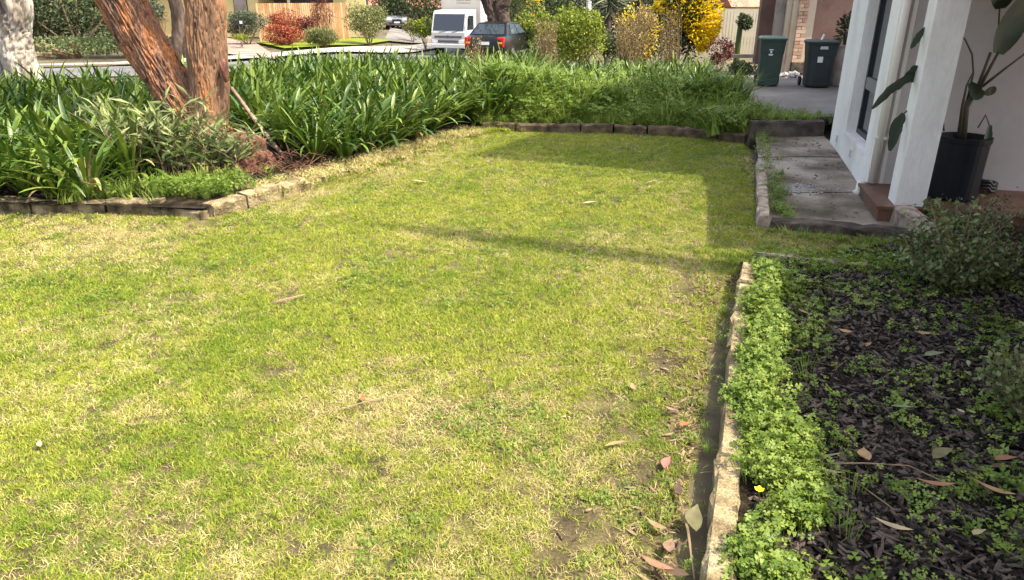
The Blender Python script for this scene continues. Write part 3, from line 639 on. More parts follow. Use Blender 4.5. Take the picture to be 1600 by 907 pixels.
for i, (V_, F_) in enumerate(LV):
    me = np_mesh('leaf', V_, F_, np.full(len(V_), random.random())); me.materials.append(M['agapanthus']); me.polygons.foreach_set('use_smooth', [True] * len(me.polygons)); LM.append(me)
LMD = []
for i in range(4):
    V_, F_ = LV[i * 3]; me = np_mesh('leaf', V_ * [1, 1, .8], F_, np.full(len(V_), random.random())); me.materials.append(M['leaf_dry']); LMD.append(me)
def aga_joined(seed, n=54):
    r = np.random.default_rng(seed); VV = []; FF = []; rn = []; o = 0
    for k in range(n):
        V_, F_ = LV[r.integers(len(LV))]; a = r.random() * 6.283 if r.random() < .5 else r.normal(-.85, .8); c, s = math.cos(a), math.sin(a); sc = r.uniform(.75, 1.08); til = r.normal(0, .12)
        Rz = np.array([[c, -s, 0], [s, c, 0], [0, 0, 1]]); v = (V_ * sc) @ Rz.T + np.array([c * .04 * r.random(), s * .04 * r.random(), 0]); v[:, 0] += v[:, 2] * til
        VV.append(v); FF.append(F_ + o); rn += [r.random()] * len(v); o += len(v)
    me = np_mesh('agapanthus', np.concatenate(VV), np.concatenate(FF), rn); me.materials.append(M['agapanthus']); me.polygons.foreach_set('use_smooth', [True] * len(me.polygons)); return me
AJ = [aga_joined(200 + i) for i in range(7)]; AJs = [aga_joined(300 + i, 18) for i in range(4)]
def aga(x, y, z, sc, rot, label, group, near):
    if not near:
        o = link('agapanthus_plant', random.choice(AJ), None); o.location = (x, y, z); o.rotation_euler = (0, 0, rot); o.scale = (sc,) * 3; return tag(o, label, 'agapanthus', group)
    t = thing('agapanthus_plant', label, 'agapanthus', (x, y, z), 0, group)
    o = link('inner_leaves', random.choice(AJs), None, t); o.rotation_euler = (0, 0, rot); o.scale = (sc,) * 3
    for k in range(26):
        q = link('leaf', random.choice(LM) if random.random() > .05 else random.choice(LMD), None, t); a = rot + k * 2.4 + random.uniform(-.4, .4) if k % 2 else random.gauss(-.85, .9); q.rotation_euler = (random.gauss(0, .07), random.gauss(0, .1), a); s_ = sc * random.uniform(.78, 1.1); q.scale = (s_,) * 3; q.location = (.04 * math.cos(a), .04 * math.sin(a), 0)
GA1 = ('agapanthus clump behind the mossy border at the left of the leaning gum trunk', 'agapanthus left of the leaning trunk')
GA2 = ('agapanthus clump in the front rows between the upright gum trunk and the far bed', 'agapanthus right of the upright trunk')
GA3 = ('back rows', 'back rows')
GB = ('agapanthus clump with straps catching light in the weedy bed beyond the far lawn edge', 'agapanthus in the far weedy bed')
taken = []; BACK = []
def place(poly, n, dmin, labf, sc, nearfn):
    xs_ = [p[0] for p in poly]; ys_ = [p[1] for p in poly]; k = 0; tries = 0
    while k < n and tries < 20000:
        tries += 1; x = random.uniform(min(xs_), max(xs_)); y = random.uniform(min(ys_), max(ys_))
        if not bool(inpoly(np.array([x]), np.array([y]), poly)[0]): continue
        if any((x - a) ** 2 + (y - b) ** 2 < dmin * dmin for a, b in taken): continue
        if (x + 3.0) ** 2 + (y - 7.2) ** 2 < .45 ** 2 or (x + 2.75) ** 2 + (y - 6.75) ** 2 < .42 ** 2: continue
        pxx, pyy = proj(x, y, .3)
        if pxx < -60 or pxx > 1680: continue
        taken.append((x, y)); k += 1; lab = labf(x, y)
        if lab is GA3: BACK.append((x, y, bedl_z(x, y) - .02)); continue
        aga(x, y, bedl_z(x, y) - .02, random.uniform(*sc), random.gauss(0, .5), lab[0], lab[1], nearfn(x, y))
A1 = [(-7.5, 6.3), (-4.4, 5.93), (-3.7, 5.93), (-3.5, 6.5), (-3.6, 8.2), (-3.3, 8.4), (-2.45, 7.9), (-2.1, 7.25), (-1.8, 7.4), (-1.42, 8.4), (-.75, 9.6), (-.1, 10.1), (.3, 11.4), (.3, 15.6), (-4.6, 15.6), (-4.9, 12.2), (-5.6, 11.3), (-12, 11.2), (-9, 9)]
for xx in np.arange(-6.6, -3.6, .27): aga(xx, 5.99 - .035 * (xx + 5) + random.uniform(-.04, .06), .10, random.uniform(.85, 1.0), random.gauss(0, .5), GA1[0], GA1[1], True); taken.append((xx, 6.0))
place(A1, 430, .275, lambda x, y: GA1 if (x < -3.2 and y < 8.4) else (GA2 if y < 10.6 else GA3), (.92, 1.18), lambda x, y: y < 6.9 and x < -3.3 or (-2.6 < x < -.3 and y < 9.1 + .3 * (x + 2) ))
A2 = [(.3, 11.6), (1.2, 11.3), (1.9, 10.8), (2.7, 10.5), (3.0, 10.8), (3.3, 12.0), (3.6, 14.6), (.3, 15.6)]
place(A2, 110, .32, lambda x, y: GB, (.75, .98), lambda x, y: False)
BC = proto_collection('back', AJ); nb_ = len(BACK)
scatter('agapanthus_mass', np.array(BACK), np.stack([np.zeros(nb_), np.zeros(nb_), rng.normal(0, .6, nb_)], 1), rng.uniform(.95, 1.22, nb_), rng.integers(0, len(AJ), nb_), BC, 'dense back rows of agapanthus straps nearest the street')

# ================================================================== LAWN, CLOVER, MULCH, WEEDS
GC = proto_collection('tuft', [tuft_mesh('tuft', 26, .024, .0030, .034, 1.0, 'grass_green', 10 + i) for i in range(3)] + [tuft_mesh('tuft', 26, .025, .0032, .034, .9, 'grass_lush', 20 + i) for i in range(3)]
     + [tuft_mesh('tuft', 22, .021, .0028, .036, 1.5, 'grass_straw', 30 + i) for i in range(3)] + [clover_mesh('tuft', 10, .022, .035, .0065, 'clover', 40 + i) for i in range(2)])
n = 190000; x = rng.uniform(-6.5, 3.1, n); y = rng.uniform(1.2, 9.7, n); keep = inpoly(x, y, LAWN); x, y = x[keep], y[keep]
P = np.stack([x, y, lawn_zn(x, y)], 1); ok, px, py = inview(P, 90); P, px, py = P[ok], px[ok], py[ok]
dist = np.hypot(P[:, 0], P[:, 1]); acc = rng.random(len(P)) < np.clip(3.6 / dist, .42, 1.0) ; P, px, py, dist = P[acc], px[acc], py[acc], dist[acc]
def blob(cx, cy, rx, ry): return np.exp(-((px - cx) / rx) ** 2 - ((py - cy) / ry) ** 2)
pat = fbm(P[:, 0], P[:, 1], 1.5, 3); fin = fbm(P[:, 0], P[:, 1], 6.0, 21)
straw = .20 + 1.1 * (pat - .47) + .8 * (fin - .5)
for b_ in ((160, 380, 190, 45, .5), (60, 640, 180, 40, .25), (430, 440, 130, 26, .35), (640, 690, 110, 60, .3), (560, 640, 200, 40, .2), (930, 800, 90, 110, .3), (1040, 560, 60, 60, .3), (850, 880, 140, 40, .2), (420, 330, 120, 40, .25), (600, 245, 130, 26, .65), (700, 205, 60, 18, .5), (450, 300, 80, 20, .4), (1060, 380, 70, 30, .25), (180, 780, 220, 50, .2), (1290, 385, 130, 28, .2), (360, 660, 300, 40, .15), (470, 860, 200, 40, .15)): straw += b_[4] * blob(*b_[:4])
for b_ in ((360, 385, 90, 28, .7), (750, 560, 130, 60, .35), (900, 330, 200, 40, .35), (620, 480, 140, 60, .35), (1000, 270, 160, 22, .4), (400, 680, 60, 26, .5), (1150, 500, 60, 60, .2), (545, 715, 30, 22, .7), (100, 470, 120, 30, .35), (750, 720, 100, 50, .2), (500, 520, 200, 30, .25), (870, 240, 120, 16, .3)): straw -= b_[4] * blob(*b_[:4])
dirt = np.zeros(len(P))
for b_ in ((455, 467, 28, 9), (270, 466, 50, 8), (440, 585, 45, 14), (620, 395, 30, 8), (950, 640, 50, 32), (910, 830, 60, 45), (1050, 570, 50, 32), (880, 870, 50, 34), (1075, 450, 35, 35), (1030, 860, 70, 50), (1000, 740, 45, 30), (970, 680, 60, 14), (1060, 660, 40, 60), (320, 350, 50, 8), (710, 420, 20, 6)): dirt = np.maximum(dirt, blob(*b_))
gut = np.exp(-((P[:, 0] - np.interp(P[:, 1], EY, EX)) / .10) ** 2) * (P[:, 1] < 4.3); dirt = np.maximum(dirt, .75 * gut)
ok = rng.random(len(P)) > dirt * .8; P, px, py, straw, pat, dist = P[ok], px[ok], py[ok], straw[ok], pat[ok], dist[ok]
N = len(P); u_ = rng.random(N); lush = np.clip(.22 + 1.6 * (fbm(P[:, 0], P[:, 1], 1.3, 33) - .5), .02, .8)
idx = np.where(u_ < np.clip(straw, .03, .93), 6 + rng.integers(0, 3, N), np.where(rng.random(N) < lush, 3 + rng.integers(0, 3, N), rng.integers(0, 3, N)))
cl = ((fbm(P[:, 0], P[:, 1], 3.3, 51) > .66) & (py < 480)) | ((px > 560) & (py > 600) & (fbm(P[:, 0], P[:, 1], 5, 52) > .58)); idx = np.where(cl & (rng.random(N) < .22), 9 + rng.integers(0, 2, N), idx)
lg = scatter('lawn_grass', P, rots(N, .2), rng.uniform(.7, 1.25, N) * np.clip(.8 + dist * .045, .8, 1.25), idx, GC, 'patchy mown lawn of green blades and dry straw with clover')

# clover strip along the edging, oxalis over the mulch
CC = proto_collection('clover', [clover_mesh('clover', 13, .06 + .012 * i, .055, .0095 + .0012 * i, 'clover', 60 + i) for i in range(4)])
n = 1450; t = rng.random(n); a = np.array(EP[2:]); k = np.clip(t * (len(a) - 1), 0, len(a) - 1.001); i0 = k.astype(int); f_ = (k - i0)[:, None]; base = a[i0] * (1 - f_) + a[i0 + 1] * f_
wd = .14 + .16 * (vnoise(base[:, 1], base[:, 1] * 0, 3.0, 3) - .5) + .05 * (base[:, 1] < 2.6); off = .09 + .09 * (vnoise(base[:, 1], base[:, 1] * 0, 7.0, 16) - .5) + rng.random(n) ** .9 * wd - .045 * (vnoise(base[:, 1], base[:, 1] * 0, 5.0, 6) > .62)
P = np.stack([base[:, 0] + off * .955, base[:, 1] - off * .30, np.zeros(n)], 1); hum = np.sin(np.clip((off - .10) / wd, 0, 1) * 3.14) * .07; far_ = rng.random(n) < .07; P[:, 0] += far_ * rng.random(n) * .28; P[:, 2] = .075 + .6 * hum * rng.random(n) * ~far_; kp_ = (fbm(P[:, 0], P[:, 1], 5.0, 91) > .45); P = P[kp_]; n = len(P)
scatter('clover_strip', P, rots(n, .25), rng.uniform(.75, 1.25, n), rng.integers(0, 4, n), CC, 'thick bright clover growing along the limestone edging')
OC = proto_collection('oxalis', [clover_mesh('oxalis', 12, .06, .075, .016, 'oxalis', 70 + i) for i in range(3)])
n = 9000; x = rng.uniform(.7, 3.3, n); y = rng.uniform(1.3, 4.9, n); kk = inpoly(x, y, BED); x, y = x[kk], y[kk]
P = np.stack([x, y, np.zeros(len(x))], 1); ok, px, py = inview(P, 60); P, px, py = P[ok], px[ok], py[ok]
d_ = .45 * (fbm(P[:, 0], P[:, 1], 3.2, 61) > .62)
for b_ in ((1340, 425, 160, 18, .9), (1450, 470, 120, 30, .8), (1560, 440, 80, 50, .6), (1260, 450, 60, 40, .7), (1420, 640, 70, 50, .5), (1500, 800, 60, 60, .8), (1330, 600, 60, 12, .6), (1310, 640, 60, 20, .5), (1590, 860, 60, 40, .7), (1290, 510, 40, 30, .4), (1370, 510, 50, 14, .4), (1540, 700, 50, 50, .7), (1420, 860, 30, 12, .3), (1560, 540, 60, 60, .5)): d_ = np.maximum(d_, b_[4] * blob(*b_[:4]))
for b_ in ((1420, 560, 90, 26), (1350, 780, 110, 90), (1310, 880, 100, 50), (1360, 455, 60, 12), (1480, 580, 60, 40)): d_ = d_ * (1 - .9 * blob(*b_))
ok = rng.random(len(P)) < d_ * .27; P = P[ok]; P[:, 2] = np.array([bed_z(a_, b_) for a_, b_ in P[:, :2]]); n = len(P)
scatter('oxalis_weeds', P, rots(n, .2), rng.uniform(.6, 1.15, n), rng.integers(0, 3, n), OC, 'loose oxalis weeds creeping over the dark mulch')
def chip(seed):
    r = random.Random(seed); L = r.uniform(.025, .06); W_ = r.uniform(.006, .014); T = r.uniform(.003, .006); m = MB(); k = r.uniform(.4, .9); vs = [(-L / 2, -W_ / 2 * k, -T / 2), (L * .1, -W_ / 2, -T / 2), (L / 2, -W_ / 2 * .5, 0), (L / 2, W_ / 2 * .4, 0), (L * .05, W_ / 2, -T / 2), (-L / 2, W_ / 2 * k, -T / 2)]
    vs += [(a * .96, b * .9, T / 2 + r.uniform(-.001, .001)) for a, b, c in vs]
    me = bpy.data.meshes.new('chip'); me.from_pydata(vs, [], [(0, 1, 4, 5), (1, 2, 3, 4), (6, 7, 10, 11), (7, 8, 9, 10)] + [(i, (i + 1) % 6, 6 + (i + 1) % 6, 6 + i) for i in range(6)]); me.materials.append(M['mulch_chip']); return me
KC = proto_collection('chip', [chip(i) for i in range(7)])
n = 42000; x = rng.uniform(.6, 3.6, n); y = rng.uniform(1.2, 5.0, n); kk = inpoly(x, y, BED) & inpoly(x - .13, y, BED); x, y = x[kk], y[kk]; P = np.stack([x, y, np.zeros(len(x))], 1); ok, px, py = inview(P, 60); P = P[ok]
P[:, 2] = .045 + .05 * vnoise(P[:, 0], P[:, 1], 1.1, 8) + .012 * vnoise(P[:, 0], P[:, 1], 6, 9) + rng.random(len(P)) * .016; n = len(P)
scatter('mulch', P, np.stack([rng.normal(0, .5, n), rng.normal(0, .3, n), rng.random(n) * 6.28], 1), rng.uniform(.7, 1.75, n), rng.integers(0, 7, n), KC, 'dark brown wood chip mulch beside the house')

# tall weeds in the far bed, path edges and bank
WC = proto_collection('weed', [tuft_mesh('weed', 20, .30, .010, .08, .75, 'weed_grass', 80 + i, 4) for i in range(2)] + [tuft_mesh('weed', 11, .24, .022, .07, 1.1, 'weed_grass', 85 + i, 4) for i in range(2)] + [clover_mesh('weed', 22, .20, .10, .022, 'clover', 90 + i) for i in range(2)])
n = 3300; x = rng.uniform(-1.0, 3.4, n); y = rng.uniform(9.4, 12.2, n); WP = [(-.5, 9.8), (.4, 9.75), (1.34, 9.62), (2.2, 9.42), (2.86, 9.1), (3.05, 9.7), (3.3, 10.9), (2.3, 11.4), (.3, 12.1), (-.3, 11.2), (-.5, 10.3)]
kk = inpoly(x, y, WP) & ~(inpoly(x, y, A2) & (rng.random(n) < .75)); x, y = x[kk], y[kk]; z = g(x, y) + .1; n = len(x)
sc_ = rng.uniform(.5, 1.5, n) * (.75 + .5 * vnoise(x, y, 2.0, 41)) * np.clip((y - 8.95 + .35 * (x > 2)) * 1.1, .55, 2.0); scatter('tall_weeds', np.stack([x, y, z], 1), rots(n, .12), sc_, np.where(rng.random(n) < .72, rng.integers(0, 4, n), 4 + rng.integers(0, 2, n)), WC, 'lush tall weeds and grass behind the far lawn edge')
def tuftline(name, label, pts, n, spread, sc, idxs=(0, 6), coll=WC):
    a = np.array(pts); k = rng.random(n) * (len(a) - 1.001); i0 = k.astype(int); f_ = (k - i0)[:, None]; b = a[i0] * (1 - f_) + a[i0 + 1] * f_; b = b + rng.normal(0, spread, (n, 3)) * np.array([1, 1, 0]); scatter(name, b, rots(n, .2), rng.uniform(*sc, n), rng.integers(*idxs, n), coll, label)
tuftline('path_weeds', 'ragged weeds between the lawn timber and the concrete path', [(2.17, 5.55, .02), (2.36, 6.2, .03), (2.55, 6.9, .05), (2.78, 7.7, .07), (2.95, 8.4, .09), (2.98, 8.9, .1)], 100, .05, (.12, .5), (0, 4))
tuftline('path_clover', 'sparse clover at the lawn side of the concrete path', [(2.16, 5.5, .02), (2.38, 6.3, .03), (2.8, 7.9, .08), (2.95, 8.7, .1)], 60, .05, (.25, .6), (4, 6))
tuftline('edge_weeds', 'tall weeds bulging over the corner where the lawn edge meets the path', [(2.55, 9.3, .1), (2.85, 9.15, .1), (2.98, 9.3, .1), (3.05, 9.7, .1), (3.2, 10.3, .08)], 330, .13, (.6, 1.5), (0, 6))
tuftline('trailing_weeds', 'low weeds spilling over the top of the far lawn edge', [(-.4, 9.72, .1), (.4, 9.74, .11), (1.34, 9.6, .11), (2.2, 9.42, .11), (2.8, 9.1, .11)], 420, .05, (.25, .6), (0, 6))
tuftline('bank_weeds', 'short grass on the bank beyond the dark retaining timber', [(3.0, 8.95, .26), (3.7, 8.95, .26), (3.5, 9.6, .2), (4.6, 10.0, .05), (3.4, 10.3, .0)], 260, .15, (.25, .6))
tuftline('sleeper_weeds', 'low weeds growing along the foot of the mossy sleeper', [(1.95, 5.25, .0), (2.5, 5.0, .0), (3.0, 4.85, .0), (2.9, 4.6, .03)], 130, .05, (.12, .35))
tuftline('border_weeds', 'bright low clover growing behind the stone border at the tree foot', [(-2.85, 6.05, .11), (-2.6, 5.98, .11), (-2.48, 6.25, .11)], 110, .11, (.2, .7), (4, 6))
tuftline('border_undergrowth', 'dark mixed undergrowth behind the mossy border below the suckers', [(-3.9, 6.0, .1), (-3.3, 6.05, .1), (-2.9, 6.1, .1), (-2.9, 6.5, .1), (-2.5, 6.5, .1)], 150, .14, (.3, .8), (0, 6))
tuftline('border_straw', 'dry grass runners along the right side of the stone border', [(-2.3, 6.2, .1), (-1.75, 7.2, .07), (-1.5, 7.7, .06), (-1.15, 8.5, .05), (-.5, 9.55, .05)], 800, .12, (1.2, 2.4), (6, 9), GC)
tuftline('border_green', 'green grass runners mixed into the dry strip beside the stone border', [(-2.3, 6.2, .08), (-1.75, 7.2, .05), (-1.5, 7.7, .03), (-1.15, 8.5, .03), (-.5, 9.55, .03), (.1, 9.65, .05)], 500, .14, (1.1, 2.2), (0, 6), GC)
tuftline('edge_grass', 'long grass tufts in the gap beside the limestone edging', [(.5, 1.6, .0), (.78, 2.4, .0), (1.05, 3.3, .0), (1.40, 4.5, .0)], 70, .05, (.08, .22), (0, 6))
tuftline('gutter_runners', 'grass runners creeping into the soil strip beside the edging', [(EX[0] - .08, EY[0], -.05), (EX[2] - .09, EY[2], -.05), (EX[4] - .09, EY[4], -.05), (EX[7] - .09, EY[7], -.02)], 620, .05, (.7, 1.5), (0, 9), GC)
tuftline('gutter_grass', 'short green runners at the shaded foot of the sleeper and bed', [(1.5, 4.55, .06), (2.0, 4.42, .08), (2.6, 4.35, .08)], 260, .1, (.8, 1.6), (3, 6), GC)
m = MB()
for i in range(240):
    p = Vector((2.42 + abs(random.gauss(0, .22)), random.gauss(6.4, .10), 0)); s_ = random.uniform(.008, .022); rot = Euler((random.random() * 3, random.random() * 3, random.random() * 3)).to_matrix(); m.box((p.x, p.y, path_z(p.x, p.y) + s_ * .3), (s_, s_ * .8, s_ * .6), rot)
m2 = MB()
for i in range(260):
    p = Vector((random.uniform(2.1, 3.6), random.uniform(5.5, 8.6), 0))
    if not bool(inpoly(np.array([p.x]), np.array([p.y]), PATHP)[0]) or random.random() < .55 * (vnoise(p.x, p.y, 3, 77) < .5): continue
    s_ = random.uniform(.006, .05) ** 1.1; m2.box((p.x, p.y, path_z(p.x, p.y) + .012), (s_, s_ * .35, .004), Euler((random.uniform(-.3, .3), random.uniform(-.3, .3), random.random() * 3)).to_matrix())
tag(m2.build('leaf_debris', 'bark_red'), 'brown leaf debris strewn over the concrete path', None, None, 'stuff')
tag(m.build('gravel_patch', 'rubble'), 'patch of loose pale rubble on the concrete path', None, None, 'stuff')
# shrubs at the right
def shrub(name, label, base, rad, n, L, W_, mat, seed, ctr=None, twigs=16):
    t = thing(name, label, 'shrub', tuple(base)); r = np.random.default_rng(seed); m = MB(); c = np.array(base) + (ctr if ctr is not None else np.array([0, 0, rad[2]]))
    tipsl = []
    for i in range(twigs):
        d = unit(r.normal(size=3) * [1, 1, .6] + [0, 0, .35]); e = c + d * np.array(rad) * r.uniform(.75, 1.1); p0 = np.array(base); mid = (p0 + e) / 2 + r.normal(0, .03, 3); m.tube([tuple(p0), tuple(mid), tuple(e)], [.008, .005, .002], 5)
        for q in np.linspace(.3, 1, 9): tipsl.append(p0 * (1 - q) ** 2 + 2 * mid * q * (1 - q) + e * q * q)
    m.build('stem', 'twig', t); T = np.array(tipsl); per = max(1, n // len(T)); C = np.repeat(T, per, 0) + r.normal(0, .033, (len(T) * per, 3)); D = r.normal(size=C.shape) + [0, 0, .4]
    foliage('foliage', C, D, r.uniform(.6, 1.2, len(C)) * L, W_, mat, t, r=r); return t
shrub('shrub', 'leafy grey green shrub in front of the porch, the taller one', (2.62, 3.95, .08), (.31, .24, .30), 3000, .038, .021, 'leaf_olive', 5, np.array([0, .05, .24]), 44)
shrub('shrub', 'grey green shrub cut by the picture edge beside the mulch', (2.10, 2.48, .08), (.22, .2, .25), 2000, .032, .018, 'leaf_olive', 6, np.array([0, 0, .24]), 30)
shrub('shrub', 'dull brownish shrub against the porch floor behind the grey green shrub', (3.35, 4.95, .06), (.40, .18, .13), 1100, .030, .014, 'leaf_grey', 8, np.array([0, 0, .18]), 30)
shrub('shrub', 'dark low shrub under the taller shrub at the picture edge', (3.05, 4.15, .06), (.35, .25, .14), 1500, .035, .02, 'leaf_dark', 9, np.array([0, 0, .14]), 24)
# litter in the bare strip of lawn beside the edging
LC = []
for i in range(5):
    me = chip(50 + i).copy(); me.materials.clear(); me.materials.append(M['litter']); LC.append(me)
LCC = proto_collection('litter', LC); n = 2300; yy = rng.uniform(1.3, 4.35, n); xx = np.interp(yy, EY, EX) - .015 - np.where(rng.random(n) < .5, rng.random(n) * .13, np.abs(rng.normal(0, .18, n))); P = np.stack([xx, yy, lawn_zn(xx, yy) + .008], 1)
scatter('lawn_litter', P, np.stack([rng.normal(0, .25, n), rng.normal(0, .25, n), rng.random(n) * 6.28], 1), rng.uniform(.3, 1.0, n), rng.integers(0, 5, n), LCC, 'dry leaf litter on the bare strip of lawn beside the edging')
# yellow flowers
def flower(px, py, z, h, label):
    p = at(px, py, z + h); t = thing('yellow_flower', label, 'flower', (p.x, p.y, z)); MB().tube([(p.x + .02, p.y + .02, z), (p.x, p.y, z + h)], .0016, 5).build('stalk', 'clover', t)
    m = MB()
    for k in range(5):
        a = k * 1.2566; d = Vector((math.cos(a), math.sin(a), .7)).normalized(); e = Vector((-d.y, d.x, 0)).normalized(); q = Vector((p.x, p.y, z + h)); m.add([q, q + d * .014 + e * .008, q + d * .021, q + d * .014 - e * .008], [(0, 1, 2, 3)])
    m.build('petal_ring', 'petal', t)
flower(1186, 768, .08, .10, 'small yellow flower standing in the clover strip by the edging'); flower(1445, 373, .05, .09, 'small yellow flower at the end of the mossy sleeper')
# fallen leaves
def fallen(px, py, L, W_, ang, colr, label, z=None, curl=.25, cat='leaf'):
    nm = 'fallen_' + '_'.join('%d' % int(c * 100) for c in colr)
    if nm not in M: mk(nm, tuple(c * .8 for c in colr), colr, tuple(min(1, c * 1.15) for c in colr), scale=25, rough=.6, transl=.12)
    z = .02 if z is None else z; p = at(px, py, z); V = []; F = []; n = 8
    for k in range(n + 1):
        t = k / n; x_ = (t - .5) * L; wk = W_ * .5 * max(.02, math.sin(math.pi * t ** .85) ** 1.1); y_ = .09 * L * math.sin(math.pi * t); zz = curl * L * (t - .5) ** 2 + .004
        V += [(x_, y_ - wk, zz + wk * .35), (x_, y_, zz), (x_, y_ + wk, zz + wk * .35)]
        if k: o = 3 * k; F += [(o - 3, o - 2, o + 1, o), (o - 2, o - 1, o + 2, o + 1)]
    me = bpy.data.meshes.new('fallen_leaf'); me.from_pydata(V, [], F); me.polygons.foreach_set('use_smooth', [True] * len(F)); o = link('fallen_leaf', me, nm); o.location = (p.x, p.y, z + .006); o.rotation_euler = (random.uniform(-.2, .2), random.uniform(-.15, .15), R(ang)); tag(o, label, cat)
TAN, PINK, OLV, ORG, PALE, GRN, BRN = (.30, .20, .10), (.26, .13, .08), (.13, .12, .055), (.30, .12, .05), (.36, .30, .17), (.17, .19, .105), (.10, .062, .04)
bz = .10
for a in ((1240, 549, .075, .022, 165, PINK, 'pinkish brown leaf on the mulch beside the clover strip, middle of the bed'), (1254, 490, .07, .03, 120, TAN, 'tan leaf at the clover edge near the back of the mulch bed'), (1320, 520, .07, .028, 140, TAN, 'pale tan leaf alone near the back of the mulch bed'), (1357, 542, .06, .022, 40, PINK, 'small curled pinkish leaf behind the grey green leaf on mulch'), (1442, 523, .08, .025, 150, TAN, 'tan leaf in the mulch just below the taller shrub'), (1458, 558, .12, .032, 15, GRN, 'large grey green leaf on bare mulch below the taller shrub'), (1412, 641, .12, .022, 0, GRN, 'long flat grey green leaf lying in oxalis, middle right of bed'), (1353, 715, .10, .048, 75, TAN, 'broad upright tan leaf with a stalk on bare mulch'), (1393, 824, .12, .026, 150, PALE, 'long pale leaf on bare mulch in the lower part of the bed'), (1472, 714, .11, .045, 25, OLV, 'broad olive brown leaf curled over the oxalis near the edge shrub'), (1460, 757, .13, .022, 160, PINK, 'long pinkish leaf pointing at the lower oxalis patch'), (1550, 765, .14, .022, 148, TAN, 'long tan leaf across the oxalis by the picture edge'), (1228, 655, .08, .03, 20, ORG, 'orange brown leaf poking out of the clover strip'), (1270, 693, .10, .025, 5, PALE, 'pale curled dry leaf on the mulch edge of the clover strip'), (1255, 708, .06, .022, 110, PINK, 'small brown leaf under the pale curled leaf'), (1275, 735, .19, .032, 152, PALE, 'long pale green strap leaf lying out of the clover strip'), (1290, 722, .16, .016, 20, GRN, 'thin green strap leaf crossing the long pale strap leaf'), (1500, 645, .035, .016, 130, PALE, 'tiny white chip on the mulch, left of a pair'), (1516, 646, .04, .016, 125, PALE, 'tiny white chip on the mulch, right of a pair'), (1570, 722, .10, .03, 10, PINK, 'reddish leaf in the shade under the edge shrub'), (1565, 735, .10, .03, 5, BRN, 'dark brown leaf under the reddish leaf by the edge shrub'), (1325, 548, .05, .02, 60, BRN, 'dark brown leaf near the back of the mulch bed'), (1530, 838, .08, .025, 30, PALE, 'pale dry leaf low in the mulch near the bottom corner')): fallen(*a, z=bz)
for a in ((1042, 727, .075, .035, 60, (.36, .12, .10), 'pink red leaf lying on the grass beside the edging gap'), (1070, 667, .065, .022, 25, ORG, 'orange leaf on the lawn edge beside the edging'), (1050, 643, .075, .024, 130, TAN, 'tan leaf on the lawn edge above the orange leaf'), (1088, 815, .13, .06, 75, OLV, 'large olive leaf in the shaded gap beside the edging'), (1062, 768, .09, .03, 80, BRN, 'brown leaf in the gap just above the large olive leaf'), (1027, 823, .09, .022, 130, TAN, 'thin tan leaf on the grass left of the large olive leaf'), (1025, 884, .12, .03, 150, PINK, 'pinkish tan leaf at the bottom of the lawn by the edging'), (1052, 893, .11, .035, 140, BRN, 'brown leaf overlapping the pinkish leaf at the bottom'), (1048, 858, .08, .04, 70, (.24, .15, .10), 'curled brown leaf in the gap near the bottom'), (990, 607, .06, .025, 100, TAN, 'upright tan leaf in the bare soil patch of the lawn'), (965, 698, .11, .018, 10, TAN, 'long tan leaf in the dry grass right of the lawn middle'), (568, 626, .055, .026, 95, ORG, 'orange tan leaf standing alone in the middle of the lawn'), (552, 497, .075, .022, 0, (.05, .05, .03), 'single dark leaf lying in the middle of the lawn'), (1020, 286, .16, .03, 15, PALE, 'pale strap leaf on the sunny grass near the far shadow'), (920, 294, .12, .03, 5, BRN, 'dark leaf on the sunny grass left of the pale strap leaf'), (922, 319, .14, .03, 12, PALE, 'pale dry leaf on the grass below the dark leaf'), (656, 286, .16, .03, 0, PALE, 'pale dry leaf on the far lawn near the stone border'), (745, 362, .10, .02, 10, BRN, 'dark leaf lying in the long band of shadow'), (64, 697, .05, .02, 120, PALE, 'small pale leaf low on the left of the lawn'), (446, 297, .12, .06, 30, ORG, 'orange brown leaf beside the border blocks at the tree')): fallen(*a)
def twig(pts, rad, label):
    tag(MB().tube(pts, rad, 5).build('fallen_twig', 'twig'), label, 'twig')
twig([at(1275, 725, .10), at(1350, 724, .105), at(1420, 728, .11), at(1500, 765, .1)], [.003, .003, .0025, .0015], 'long thin brown twig lying across the bare mulch'); twig([at(1290, 735, .10), at(1340, 755, .105), at(1395, 795, .1)], [.003, .0025, .0015], 'thin twig running down from the long strap leaf')
twig([at(1060, 770, .02), at(1075, 830, .03), at(1085, 905, .02)], [.004, .005, .003], 'bent brown twig in the gap beside the edging'); twig([at(530, 641, .02), at(565, 630, .025), at(600, 622, .02)], .003, 'short dry twig under the orange leaf on the lawn'); twig([at(425, 474, .02), at(455, 466, .03), at(476, 461, .025)], .006, 'dark twig on the bare patch of the lawn')

# ================================================================== PORCH POT
PC = at(1486, 308, .15); pp = thing('potted_plant', 'tall strelitzia with torn paddle leaves in a black pot on the porch', 'potted plant', (PC.x, PC.y, .15))
def lathe(prof, c, n=28):
    m = MB(); c = Vector(c); vs = [c + Vector((r_ * math.cos(2 * math.pi * k / n), r_ * math.sin(2 * math.pi * k / n), z)) for r_, z in prof for k in range(n)]
    fs = [(i * n + k, i * n + (k + 1) % n, (i + 1) * n + (k + 1) % n, (i + 1) * n + k) for i in range(len(prof) - 1) for k in range(n)] + [tuple(range(n - 1, -1, -1)), tuple(range((len(prof) - 1) * n, len(prof) * n))]
    return m.add(vs, fs)
lathe([(.172, 0), (.178, .02), (.184, .46), (.193, .465), (.193, .50), (.172, .50), (.168, .455)], PC).build('pot', 'pot_black', pp, smooth=False)
lathe([(.163, .40), (.167, .452)], PC).build('soil', 'soil_dark', pp)
def py(px_, py_, dy=0.0): return aty(px_, py_, PC.y + dy)
